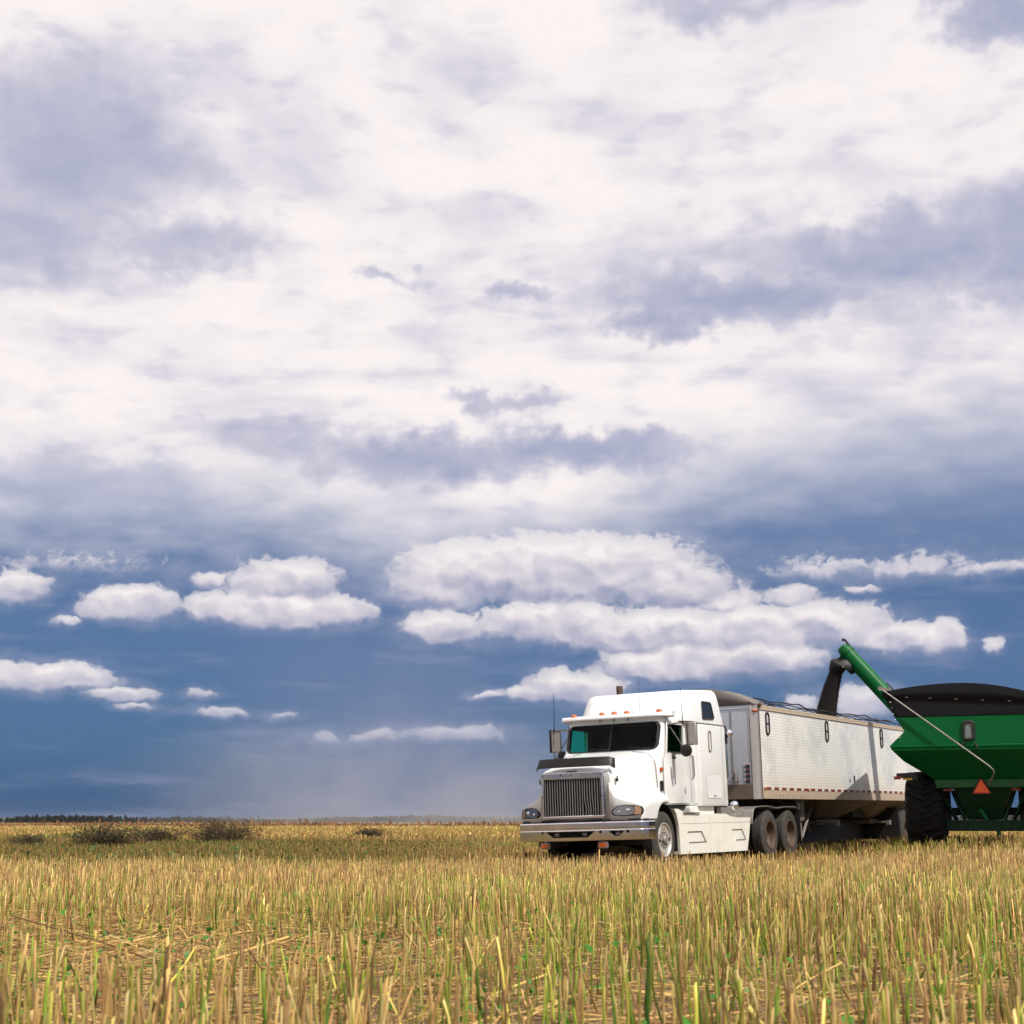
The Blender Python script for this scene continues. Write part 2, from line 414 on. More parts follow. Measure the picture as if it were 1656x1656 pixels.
# ================================================================ semi truck (tractor unit)
TR = thing('semi_truck', 'white long-nosed semi truck with sleeper cab and barred grille, parked in the stubble', 'truck',
           M=frame((1.90, 29.05, 0.0), R(29.5), R(0.6), R(1.5)))
def lerp(a, b, t): return a + (b - a) * t
def arch(u):
    """lower edge of the front fender at x=u"""
    if -0.52 < u < 0.74:
        t = (u - 0.11) / 0.63
        return max(0.53 + 0.69 * math.sqrt(max(0, 1 - abs(t) ** 2.4)), 0.62)
    return None
def hood_half(u0):
    """half profile of hood and fender from the centre line to the lower edge, at station u0"""
    t = min(max((1.5 - u0) / 1.5, 0), 1); s = 1 - t
    e = min(1, t / 0.12) ** 0.5
    top = lerp(1.865, 2.19, t ** 1.1) - (1 - e) * 0.03
    hs = lerp(0.70, 0.97, t) - (1 - e) * 0.02
    sh = lerp(1.80, 2.06, t) - (1 - e) * 0.03
    zj = 1.30 + 0.10 * min(1, t * 3)                  # where the hood meets the fender
    fen = lerp(1.27, 1.37, min(1, t / 0.45) ** 0.75)
    fy = lerp(1.265, 1.22, min(1, t * 1.5)) - (1 - e) * 0.03
    a = arch(u0)
    zb = 0.905 if u0 > 0.3 else 1.19
    if a is not None: zb = max(a, 0.905) if u0 > 0.11 else max(a, 1.19)
    zo = max(lerp(1.14, 1.24, min(1, t / 0.4)), zb + 0.05)
    P = [(0, top + 0.015), (hs * 0.45, top + 0.008), (hs * 0.80, top - 0.035), (hs, sh), (hs + 0.035, sh - 0.12),
         (hs + 0.05 - 0.02 * s, lerp(sh, zj, 0.6)), (lerp(0.79, 1.03, t), zj + 0.03), (lerp(0.91, 1.09, t), max(fen, zo + .06) + 0.0), (lerp(1.10, 1.16, t), max(fen - 0.06, zo + 0.045)),
         (fy - 0.01, zo + 0.01), (fy, (zo + zb) / 2), (fy - 0.005, zb)]
    return catmull(P, 4)
def hood_pt(u0, y, z):
    s = max(0, min(1, u0 / 1.5)) ** 0.8
    lean = 0.06 * max(0, (1.9 - z)) * s
    return (u0 - s * 0.30 * (abs(y) / 1.22) ** 2.6 + lean - 0.03 * s, y, z)
us = [1.5, 1.49, 1.46, 1.40, 1.30, 1.2, 1.1, 1.0, 0.92, 0.85, 0.78, 0.745, 0.73, 0.68, 0.62, 0.55, 0.47, 0.38, 0.28, 0.16, 0.04, -0.08, -0.2, -0.3, -0.36]
hb = MB(); rings = []
for u in us:
    h = hood_half(max(u, 0.0)) if u >= 0 else None
    if u < 0:            # behind the cowl only the fender tail is left; keep the profile but tucked under the cab
        h = hood_half(0.0)
        a = arch(u) or 1.19
        h = [(y, min(z, 2.04 + 0 * y) if y < 1.0 else z) for y, z in h]
        q_ = min(1, -u / .36)
        h = [(y if y < 1.0 else lerp(y, 1.0 + (y - 1.0) * .45, q_ ** 1.5), max(z, max(a, 1.165) + .001)) for y, z in h]
    full = [(-y, z) for y, z in h[::-1]] + [(y, z) for y, z in h[1:]]
    rings.append([hood_pt(u, y, z) for y, z in full])
hb.loft(rings, closed=False, cap=False)
n = len(rings[0]); face = rings[0]
hb.add([p for p in face] + [(p[0] + 0.0, p[1], min(0.905, p[2])) for p in face],
       [(i, i + 1, n + i + 1, n + i) for i in range(n - 1)])
hood = hb.build('hood', M_white, TR, smooth=38)
sm = hood.modifiers.new('thick', 'SOLIDIFY'); sm.thickness = 0.02; sm.offset = -1
# hood seam and badge line
b = MB(); b.box(1.475, 1.505, -0.12, 0.08, 1.812, 1.822); b.build('hood_latch', M_plastic, TR)
for s in (-1, 1):
    b = MB(); b.tube([(1.28, s * .80, 1.70), (1.27, s * .81, 1.62)], 0.012, 6); b.box(1.25, 1.30, s * .79 - .01, s * .79 + .02, 1.60, 1.66)
    b.build('hood_strap', M_brubber, TR)
    b = MB()                                        # seam between hood and cab
    b.tube([(0.045, s * 0.55, 2.195), (0.04, s * 0.88, 2.14), (0.03, s * 0.985, 2.03), (0.02, s * 1.02, 1.9), (0.0, s * 1.035, 1.5)], 0.007, 6)
    b.build('hood_seam', M_dullalu, TR)
# black wheel wells
for s in (-1, 1):
    b = MB(); prof = []
    for k in range(17):
        a = pi * k / 16; prof.append((0.11 + 0.60 * cos(a), 0.55 + 0.64 * sin(a)))
    prof = [(0.71, 0.45)] + prof + [(-0.49, 0.30)]
    b.loft([[(x, s * 1.17, z) for x, z in prof], [(x, s * 0.55, z) for x, z in prof]], closed=False, cap=False)
    b.add([(x, s * 0.55, z) for x, z in prof], [tuple(range(len(prof)))])
    b.build('wheel_well', M_brubber, TR, smooth=40)
# engine bay block and radiator so that nothing shows through
b = MB(); b.box(0.1, 1.40, -0.60, 0.60, 0.55, 1.72); b.build('radiator', M_void, TR, bevel=0.02)
# grille
gx = 1.515
b = MB()
gz0, gz1, gy = 0.955, 1.785, 0.635
b.box(gx, gx + .03, -gy, gy, 1.675, gz1); b.box(gx, gx + .03, -gy, gy, gz0, gz0 + .045)
b.box(gx, gx + .03, -gy, -gy + .045, gz0 + .045, 1.675); b.box(gx, gx + .03, gy - .045, gy, gz0 + .045, 1.675)
gf = b.build('grille_surround', M_chrome, TR, bevel=0.008)
for (y, z) in [(-.60, 1.735), (-.22, 1.74), (0, 1.735), (.22, 1.74), (.60, 1.735), (-.61, 1.35), (.61, 1.35)]:
    b = MB(); b.lathe([(0, .008), (.012, .006), (.012, 0)], (gx + .03, y, z), 'X', 8); b.build('rivet', M_black, gf)
b = MB(); b.box(gx - .02, gx - .005, -gy + .03, gy - .03, gz0 + .02, 1.70); b.build('grille_mesh', M_void, TR)
b = MB(); rr = random.Random(4)
for k in range(23):
    y = -0.565 + 1.13 * k / 22
    bend = 0.0
    if k in (16, 17, 18, 19): bend = (0.028, 0.022, 0.012, 0.018)[k - 16]
    w = 0.0075 if k != 11 else 0.012
    pts = [(y, 1.00), (y + bend * 0.9, 1.12), (y - bend * 0.4, 1.32), (y - bend * 0.3, 1.5), (y, 1.68)]
    b.loft([[(gx + .004, p - w / 2, z), (gx + .022, p - w / 4, z), (gx + .022, p + w / 4, z), (gx + .004, p + w / 2, z)] for p, z in pts])
b.build('grille_bars', M_bar, TR)
# bug deflector
b = MB(); prof = [(-.815, 1.36), (-.80, 1.41), (-.74, 1.455), (-.3, 1.53), (.0, 1.54), (.3, 1.53), (.74, 1.455), (.80, 1.41), (.815, 1.36)]
b.loft([[(x - .01, y, 1.885 if abs(y) < .79 else 1.84) for y, x in prof], [(x + .005, y * 1.0, 1.90 if abs(y) < .79 else 1.86) for y, x in prof],
        [(x - .05, y * .965, 2.045 if abs(y) < .79 else 2.02) for y, x in prof], [(x - .056, y * .96, 2.055 if abs(y) < .79 else 2.03) for y, x in prof]], closed=False, cap=False)
o = b.build('bug_deflector', M_plastic, TR, smooth=50); o.modifiers.new('t', 'SOLIDIFY').thickness = 0.008
# headlights, following the swept face
def facex(y, z): return hood_pt(1.5, y, z)[0]
for s in (-1, 1):
    def shape(grow, off, y0=.79, y1=1.25):
        o = []
        base = [(y0 - .0, .995), (y0 - .045, 1.03), (y0 - .03, 1.09), (y0 + .06, 1.155), (y0 + .17, 1.175), (y1 - .12, 1.165), (y1 - .02, 1.14), (y1 + .0, 1.08), (y1 - .015, 1.0), (y1 - .1, .985), (y0 + .15, .98)]
        cy = sum(p[0] for p in base) / len(base); cz = sum(p[1] for p in base) / len(base)
        for y, z in base:
            y = cy + (y - cy) * grow; z = cz + (z - cz) * grow
            o.append((facex(y, z) + off, s * y, z))
        return o
    b = MB(); b.loft([shape(1.04, -.03), shape(1.04, .008), shape(0.97, .012)]); hl = b.build('headlight', M_black, TR)
    b = MB(); b.loft([shape(.93, .012, y1=1.14), shape(.88, .026, y1=1.14)]); b.build('lens', M_lens, hl)
    b = MB(); b.loft([[(facex(y, z) + q, s * y, z) for y, z in [(1.13, .995), (1.13, 1.155), (1.21, 1.14), (1.238, 1.08), (1.225, 1.005)]] for q in (.012, .024)])
    b.build('turn_signal', pbr('amber_signal', (0.45, 0.27, 0.15), 0.2, 0.3, coat=0.8), hl)
    for by, bz, br in ((1.02, 1.075, .036), (.87, 1.05, .022)):
        b = MB(); b.sphere((facex(by, bz) + .022, s * by, bz), br, 8, sx=.3, sy=1.5); b.build('bulb', M_bright, hl)
# bumper
def bump_curve(n=40):
    P = [(0.80, -1.285), (0.95, -1.29), (1.10, -1.29), (1.20, -1.275), (1.27, -1.22), (1.36, -1.02), (1.46, -.72), (1.55, -.38), (1.58, 0), (1.55, .38), (1.46, .72), (1.36, 1.02), (1.27, 1.22), (1.20, 1.275), (1.10, 1.29), (.95, 1.29), (.80, 1.285)]
    return catmull([(x, y) for x, y in P], 4)
bc = bump_curve()
def outward(i, d):
    p0 = Vector(bc[max(i - 1, 0)]); p1 = Vector(bc[min(i + 1, len(bc) - 1)]); t = (p1 - p0).normalized()
    return (bc[i][0] + t.y * d, bc[i][1] - t.x * d)
b = MB(); rings = []
prof = [(0, .555), (.018, .56), (.022, .60), (.022, .735), (.012, .75), (.012, .765), (.026, .785), (.026, .865), (.012, .885), (-.03, .888), (-.055, .88), (-.055, .56), (-.03, .552)]
for i in range(len(bc)):
    ring = []
    for d, z in prof:
        x, y = outward(i, d); ring.append((x, y, z))
    rings.append(ring)
b.loft(rings); bumper = b.build('bumper', M_chrome, TR, smooth=30)
c = MB()
c.prism([(-.58, .725), (-.40, .615), (.31, .615), (.45, .725)], 'X', 1.3, 1.7)
c.prism([(.69, .72), (.80, .625), (.87, .625), (.96, .72)], 'X', 1.1, 1.55)
for y in (-.66, .545, 1.02): c.box(1.1, 1.7, y - .022, y + .022, .685, .735)
cut(bumper, c)
b = MB(); b.prism([(-.56, .735), (-.42, .605), (.33, .605), (.47, .735)], 'X', 1.40, 1.47); b.box(1.22, 1.30, .66, .99, .61, .73)
b.box(1.25, 1.33, -.72, -.6, .66, .75); b.box(1.36, 1.42, .50, .60, .66, .75); b.box(1.2, 1.26, .98, 1.07, .66, .75)
b.build('bumper_backing', M_void, bumper)
for (x, y) in ((1.485, -.36), (1.495, .22), (1.385, .83)):
    b = MB(); b.prism(rrect(y, .67, .055, .036, .015, 3), 'X', x - .03, x + .012); fl = b.build('fog_light', M_black, bumper)
    b = MB(); b.prism(rrect(y, .67, .045, .028, .012, 3), 'X', x + .012, x + .022); b.build('lens', M_lens, fl)
for y in (-.62, .56):
    b = MB(); b.prism(rrect(y, .475, .095, .058, .025, 3), 'X', 1.44, 1.49); b.box(1.45, 1.475, y - .02, y + .02, .53, .57)
    am = b.build('marker_lamp', M_dullalu, TR)
    b = MB(); b.prism(rrect(y, .475, .07, .036, .01, 3), 'X', 1.49, 1.505); b.build('lens', M_amber, am)
# dark strip between bumper and fender
b = MB(); rings = []
for i in range(4, len(bc) - 4):
    ring = []
    for d, z in ((-.06, .885), (-.035, .885), (-.035, .925), (-.06, .925)):
        x, y = outward(i, d); ring.append((x, y, z))
    rings.append(ring)
b.loft(rings); b.build('bumper_gap_seal', M_void, TR)
# ---------------------------------------------------------------- cab shell (hollow, with real window openings)
def cabring(z, xf, xr, hy, r=.12):
    cx, hx = (xf + xr) / 2, (xf - xr) / 2
    return [(x, y, z) for x, y in rrect(cx, 0, hx, hy, r, 5)]
def bowed(ring, xf, amt, hy):
    return [(x + (amt * (1 - (y / hy) ** 2) if x > xf - .14 else 0), y, z) for x, y, z in ring]
levels = [(1.17, -.04, 1.045), (1.6, -.05, 1.06), (2.05, -.06, 1.065), (2.12, -.10, 1.065), (2.22, -.21, 1.065), (2.5, -.31, 1.055), (2.8, -.41, 1.04), (2.89, -.47, 1.02), (2.935, -.60, .96)]
b = MB(); b.loft([bowed(cabring(z, xf, -1.75, hy), xf, .12 if z > 2.1 else 0.02, hy) for z, xf, hy in levels])
cab = b.build('cab', M_white, TR, smooth=40)
sol = MB(); sol.loft([bowed(cabring(z, xf - .05, -1.70, hy - .05), xf - .05, .12, hy) for z, xf, hy in [(1.25, -.08, 1.045), (2.1, -.10, 1.06), (2.22, -.21, 1.065), (2.5, -.31, 1.055), (2.80, -.41, 1.04), (2.86, -.47, 1.0)]])
cut(cab, sol)
c = MB(); c.prism(rrect(0, 2.495, .985, .265, .11, 6), 'X', -.56, .1); cut(cab, c)
c = MB(); c.prism([(-.43, 2.18), (-.52, 2.70), (-1.18, 2.70), (-1.20, 2.68), (-1.20, 2.18)], 'Y', -1.3, 1.3); cut(cab, c)
cab.data.materials.append(M_int)
for p_ in cab.data.polygons:
    c_ = p_.center
    if p_.normal.dot(c_ - Vector((-.95, 0, 2.1))) < 0 and abs(c_.y) < 1.03 and c_.x < -.1 and c_.z < 2.91: p_.material_index = 1
# windshield: curved pane between the rounded posts with a black rubber surround
def wsx(y, z): return lerp(-.21, -.41, (z - 2.22) / .58) + .12 * (1 - (y / 1.05) ** 2)
def pane(grow, off):
    pts = []
    for y, z in rrect(0, 2.495, .985 * grow, .265 * grow, .11, 6): pts.append((wsx(y, z) + off, y, z))
    return pts
b = MB(); N1 = 24
for side in (-1, 1):
    rows = []
    for k in range(13):
        y = side * (0.006 + .965 * k / 12)
        t = max(0, abs(y) - .865) / .12
        dz = .262 - .10 * (1 - math.sqrt(max(0, 1 - min(1, t) ** 2)))
        rows.append([(wsx(y, 2.495 + dz * q) - .012, y, 2.495 + dz * q) for q in (-1, -.5, 0, .5, 1)])
    b.loft(rows, closed=False, cap=False)
ws = b.build('windshield', M_wind, TR, smooth=60)
b = MB(); r0 = pane(1.012, .006); r1 = pane(.955, .010); r2 = pane(.955, -.02); r3 = pane(1.012, -.02)
nn = len(r0); vs = r0 + r1 + r2 + r3; fs = []
for i in range(nn):
    j = (i + 1) % nn
    for a, c_ in ((0, 1), (1, 2), (2, 3), (3, 0)): fs.append((a * nn + i, a * nn + j, c_ * nn + j, c_ * nn + i))
b.add(vs, fs); b.loft([[(wsx(0, z) + .004, -.011, z), (wsx(0, z) + .004, .011, z), (wsx(0, z) - .02, .011, z), (wsx(0, z) - .02, -.011, z)] for z in (2.24, 2.5, 2.75)])
b.build('rubber_seal', M_brubber, ws, smooth=40)
for (y0, y1) in ((-.42, .02), (.38, .86)):
    b = MB(); b.tube([(wsx(y1, 2.24) + .04, y1, 2.215), (wsx(y1, 2.25) + .03, y1 - .02, 2.25), (wsx(y0, 2.27) + .02, y0, 2.275)], [.012, .008, .006], 6)
    b.build('wiper', M_brubber, TR)
# interior
b = MB(); b.box(-.55, -.12, -1.0, 1.0, 1.7, 2.17); b.box(-.70, -.5, .35, .95, 1.9, 2.2); b.build('dashboard', M_int, TR, bevel=.04)
b = MB(); b.box(-1.57, -1.53, -1.0, 1.0, 1.2, 2.84); b.box(-1.52, -.52, -.97, .97, 2.80, 2.83); b.build('headliner', M_int, TR)
for y in (-.55, .55):
    b = MB(); b.box(-1.35, -.8, y - .26, y + .26, 1.6, 1.85); b.box(-1.45, -1.28, y - .26, y + .26, 1.8, 2.45); b.box(-1.43, -1.33, y - .14, y + .14, 2.45, 2.62)
    b.build('seat', M_seat, TR, bevel=.05)
b = MB(); ang = [2 * pi * k / 20 for k in range(21)]
b.tube([(-.74 - .12 * cos(a), .55 + .22 * sin(a), 2.13 + .19 * cos(a)) for a in ang], .014, 6); b.tube([(-.55, .55, 1.95), (-.74, .55, 2.13)], .03, 6)
b.build('steering_wheel', M_brubber, TR)
b = MB(); b.box(-.52, -.44, .86, .93, 2.17, 2.27); b.build('yellow_cup', pbr('yellow_plastic', (.8, .42, .02), .5), TR, bevel=.015)
# doors with glass
for s in (-1, 1):
    b = MB()
    outer = [(-.20, 1.20), (-.22, 2.0), (-.33, 2.14), (-.46, 2.77), (-1.52, 2.77), (-1.52, 1.20)]
    b.prism(outer, 'Y', s * 1.066, s * 1.078)
    d = b.build('door', M_white, TR, bevel=.004)
    c = MB(); c.prism([(-.425, 2.175), (-.515, 2.68), (-.54, 2.705), (-1.17, 2.705), (-1.20, 2.675), (-1.20, 2.175)], 'Y', s * 1.0, s * 1.2); cut(d, c)
    b = MB(); w = [(-.415, 2.165), (-.515, 2.715), (-1.21, 2.715), (-1.21, 2.165)]
    b.prism(w, 'Y', s * 1.050, s * 1.054); b.build('window', M_dteal if s > 0 else M_teal, d)
    b = MB(); b.tube([(-.43, s * 1.08, 2.172), (-.52, s * 1.08, 2.708), (-1.205, s * 1.08, 2.708), (-1.205, s * 1.08, 2.172), (-.43, s * 1.08, 2.172)], .010, 6); b.build('window_seal', M_brubber, d)
    b = MB(); b.box(-.80, -.66, s * 1.078, s * 1.10, 2.05, 2.09); b.build('handle', M_black, d, bevel=.005)
    b = MB(); b.tube([(-.20, s * 1.075, 1.2), (-.22, s * 1.075, 2.0), (-.33, s * 1.075, 2.14), (-.46, s * 1.065, 2.77), (-1.52, s * 1.06, 2.775)], .006, 6); b.tube([(-1.53, s * 1.075, 2.75), (-1.53, s * 1.075, 1.2)], .006, 6)
    b.build('door_seam', M_dullalu, d)
    b = MB(); b.tube([(-1.60, s * 1.07, 2.15), (-1.60, s * 1.13, 2.12), (-1.60, s * 1.13, 1.72), (-1.60, s * 1.07, 1.68)], .012, 6); b.build('grab_rail', M_alu, TR)
    b = MB(); b.box(-.185, -.10, s * 1.045, s * 1.085, 1.80, 1.87); b.build('side_marker', M_amber, TR, bevel=.008)
    b = MB(); b.box(-.185, -.09, s * 1.05, s * 1.07, 1.43, 1.62); b.build('side_vent', M_plastic, TR)
# the small 6 on the driver's door
cu = bpy.data.curves.new('door_number', 'FONT'); cu.body = '6'; cu.size = .20; cu.extrude = .001
tmp = bpy.data.objects.new('door_number', cu); COL.objects.link(tmp); bpy.context.view_layer.update()
me = bpy.data.meshes.new_from_object(tmp.evaluated_get(bpy.context.evaluated_depsgraph_get())); bpy.data.objects.remove(tmp)
o = bpy.data.objects.new('door_number', me); COL.objects.link(o); o.parent = TR
o.matrix_local = Matrix.Translation((-1.17, 1.0805, 1.38)) @ Matrix(((-1, 0, 0, 0), (0, 0, 1, 0), (0, 1, 0, 0), (0, 0, 0, 1)))
me.materials.clear(); me.materials.append(pbr('grey_blue_lettering', (.16, .19, .30), .5))
# sun visor and cab marker lamps
b = MB(); rings = []
for k in range(25):
    y = -1.21 + 2.40 * k / 24
    f = 1 - (abs(y) / 1.21) ** 6
    x0 = -.56 + .16 * (1 - (y / 1.2) ** 2)
    q = x0 + .08 + .18 * f
    rings.append([(x0 - .1, y, 2.955), (x0 + .05, y, 2.955), (q, y, 2.905), (q + .012, y, 2.875), (q, y, 2.855), (q - .015, y, 2.86), (x0 + .06, y, 2.88), (x0 - .02, y, 2.84), (x0 - .1, y, 2.84)])
b.loft(rings); visor = b.build('sun_visor', M_white, TR, smooth=40)
for y in (-.3, 0.0, .3):
    b = MB(); b.box(-.37, -.35, y - .012, y + .012, 2.80, 2.885); b.build('visor_bracket', M_dullalu, visor)
for y in (-.93, -.27, 0.0, .27, .93):
    x0 = -.52 + .12 * (1 - (y / 1.2) ** 2)
    b = MB(); b.sphere((x0, y, 2.962), .055, 8, sx=1.2, sy=1.15, sz=.85); b.build('roof_marker', M_amber, TR)
# ---------------------------------------------------------------- sleeper and roof fairing
b = MB(); b.loft([[(x, y, z) for x, y in rrect(-2.44, 0, .76, hy, .10, 5)] for z, hy in ((1.145, 1.20), (1.18, 1.215), (2.72, 1.215), (2.765, 1.205))])
sl_ = b.build('sleeper', M_white, TR, smooth=35)
b = MB(); b.box(-1.74, -1.60, -1.14, 1.14, 1.16, 2.90); b.build('cab_fairing', M_white, TR, bevel=.06, seg=3)
b = MB(); rings = []
def roofring(z, xf, xr, hy, rf, tilt=0.0):
    out = []
    cx, hx = (xf + xr) / 2, (xf - xr) / 2
    for sx, sy, a0 in ((1, 1, 0), (-1, 1, 90), (-1, -1, 180), (1, -1, 270)):
        r = rf if sx > 0 else .13
        for k in range(9):
            a = R(a0 + 90 * k / 8)
            x = cx + sx * (hx - r) + r * cos(a); y = sy * (hy - r) + r * sin(a)
            out.append((x, y, z + tilt * (xf - x)))
    return out
b.loft([roofring(2.775, -1.62, -3.20, 1.205, .14), roofring(2.80, -1.62, -3.20, 1.205, .14)])
b.loft([roofring(2.80, -1.05, -3.195, 1.20, .35), roofring(2.93, -1.02, -3.17, 1.195, .38), roofring(3.1, -1.10, -3.13, 1.175, .42), roofring(3.24, -1.17, -3.09, 1.16, .42, .01),
        roofring(3.33, -1.22, -3.065, 1.14, .42, .03), roofring(3.39, -1.29, -3.04, 1.11, .40, .045), roofring(3.425, -1.38, -3.0, 1.06, .38, .055), roofring(3.44, -1.55, -2.94, .97, .3, .06), roofring(3.45, -1.8, -2.85, .7, .3, .06)])
fair = b.build('roof_fairing', M_white, TR, smooth=50)
b = MB(); b.loft([roofring(z, -1.6, -3.207, 1.213, .14) for z in (2.768, 2.79)]); b.build('roof_seam', M_dullalu, TR)
for (x, y, z) in [(-1.30, -.9, 3.1), (-1.22, -.45, 3.12), (-1.20, .0, 3.13), (-1.22, .5, 3.13), (-1.26, .9, 3.12), (-1.5, .98, 3.36), (-2.3, 1.14, 3.33), (-2.0, 1.14, 3.33)]:
    b = MB(); b.sphere((x + .03, y, z), .014, 4); b.build('bolt', M_black, fair)
for s in (-1, 1):
    b = MB(); pts = [(-1.99, 2.90), (-2.06, 3.20), (-2.10, 3.225), (-2.52, 3.225), (-2.56, 3.20), (-2.60, 2.93), (-2.57, 2.895), (-2.02, 2.88)]
    def yo(z): return lerp(1.20, 1.155, (z - 2.88) / .34)
    b.loft([[(x, s * (yo(z) - .02), z) for x, z in pts], [(x, s * (yo(z) + .010), z) for x, z in pts]]); wf = b.build('sleeper_window', M_dark, TR)
    ring = [(x, s * (yo(z) + .012), z) for x, z in pts]
    b = MB(); b.tube(ring + [ring[0]], .014, 6); b.tube([(-2.31, s * 1.205, 2.89), (-2.31, s * 1.165, 3.22)], .009, 6); b.build('frame', M_brubber, wf)
    b = MB(); loop = [(x, s * 1.222, z) for x, z in rrect(-2.27, 2.43, .065, .20, .05, 4)]
    b.tube(loop + [loop[0]], .016, 6); b.build('grab_handle', M_dullalu, TR)
    loop = [(x, s * 1.216, z) for x, z in rrect(-2.41, 1.53, .40, .235, .06, 4)]
    b = MB(); b.prism(rrect(-2.41, 1.53, .40, .235, .06, 4), 'Y', s * 1.21, s * 1.221); hd = b.build('baggage_door', M_white, TR, bevel=.003)
    b = MB(); b.tube(loop + [loop[0]], .005, 5); b.build('seal', M_alu, hd)
    b = MB(); b.box(-2.46, -2.34, s * 1.221, s * 1.232, 1.335, 1.35); b.build('latch', M_dullalu, hd)
    b = MB(); b.box(-2.94, -2.932, s * 1.213, s * 1.2185, 1.17, 2.75); b.build('panel_seam', M_dullalu, TR)
    # side extender behind the sleeper, with a polished strip
    b = MB(); b.box(-3.30, -3.215, s * 1.12, s * 1.16, 1.70, 2.62); b.build('side_extender', M_black, TR)
    b = MB(); b.box(-3.36, -3.305, s * 1.13, s * 1.165, 1.72, 2.42); b.build('extender_strip', M_bright, TR, bevel=.008)
    b = MB(); b.sphere((-3.36, s * 1.22, 2.63), .085, 10); b.tube([(-3.24, s * 1.15, 2.66), (-3.36, s * 1.2, 2.64)], .02, 6); b.build('work_lamp', M_bright, TR)
    b = MB(); b.sphere((-3.33, s * 1.26, 1.15), .095, 10); b.tube([(-3.2, s * 1.15, 1.12), (-3.33, s * 1.24, 1.12)], .02, 6); b.build('work_lamp', M_bright, TR)
b = MB(); b.tube([(-3.18, 1.13, 2.72), (-3.24, 1.19, 2.78), (-3.30, 1.19, 2.70), (-3.30, 1.17, 2.55)], .018, 6); b.box(-3.34, -3.24, 1.12, 1.19, 2.42, 2.62); b.build('air_line', M_brubber, TR)
b = MB(); b.box(-3.195, -3.19, -1.1, 1.1, 1.2, 2.7); b.box(-3.28, -3.2, -.5, .5, 1.3, 1.9); b.build('sleeper_back', M_dullalu, TR)
# exhaust stack
b = MB(); b.lathe([(0, -.4), (.066, -.4), (.072, 2.34), (.066, 2.34), (.066, 2.0), (0, 2.0)], (-3.34, -1.25, 1.45), 'Z', 20)
b.build('exhaust_stack', M_rust, TR)
# antennas and mirrors
for s in (-1, 1):
    b = MB()
    o_ = 1.0 if s > 0 else .93
    b.tube([(-.50, s * 1.05, 2.70), (-.52, s * 1.3, 2.715), (-.52, s * 1.47, 2.70)], .018, 6)
    b.tube([(-.66, s * 1.07, 2.14), (-.62, s * 1.3, 2.13), (-.56, s * 1.45, 2.17)], .016, 6)
    b.tube([(-.60, s * 1.08, 2.66), (-.56, s * 1.42, 2.16)], .012, 6)
    b.tube([(-.52, s * 1.44, 2.70), (-.55, s * 1.44, 2.14)], .016, 6)
    b.box(-.75, -.62, s * 1.08, s * 1.11, 2.10, 2.13)
    mr = b.build('mirror_bracket', M_dullalu, TR)
    Mm = Matrix.Translation((-.58, 1.56 if s > 0 else -1.40, 2.50)) @ Matrix.Rotation(R(-12 * s), 4, 'Z')
    b = MB(); b.box(-.03, .045, -.10, .10, -.22, .22, Mm); b.build('mirror', M_alu, mr, bevel=.02, seg=3)
    b = MB(); b.box(-.042, -.032, -.085, .085, -.2, .2, Mm); b.build('mirror_glass', M_dark, mr)
    b = MB(); b.box(-.06, .05, -.135, -.09, -.22, .24, Mm); b.build('mirror_frame', M_plastic, mr, bevel=.01)
    b = MB(); b.lathe([(0, .03), (.08, .024), (.115, 0), (.12, -.02), (.115, -.04), (0, -.045)], (-.46 if s > 0 else -.5, 1.45 if s > 0 else -1.22, 2.18), 'X', 20); b.build('spot_mirror', M_plastic, mr)
    b = MB(); b.tube([(-.50, s * 1.40, 2.70), (-.50, s * 1.385, 3.40 if s > 0 else 3.47)], [.009, .004], 5); b.lathe([(0, .05), (.02, .05), (.024, 0), (0, 0)], (-.5, s * 1.40, 2.69), 'Z', 8); b.build('antenna', M_plastic, TR)
b = MB(); b.tube([(-.62, .30, 2.95), (-.62, .30, 3.01)], [.012, .004], 6); b.tube([(-1.0, .28, 2.95), (-1.02, .27, 3.75)], [.004, .002], 5); b.build('whip_antenna', M_black, TR)
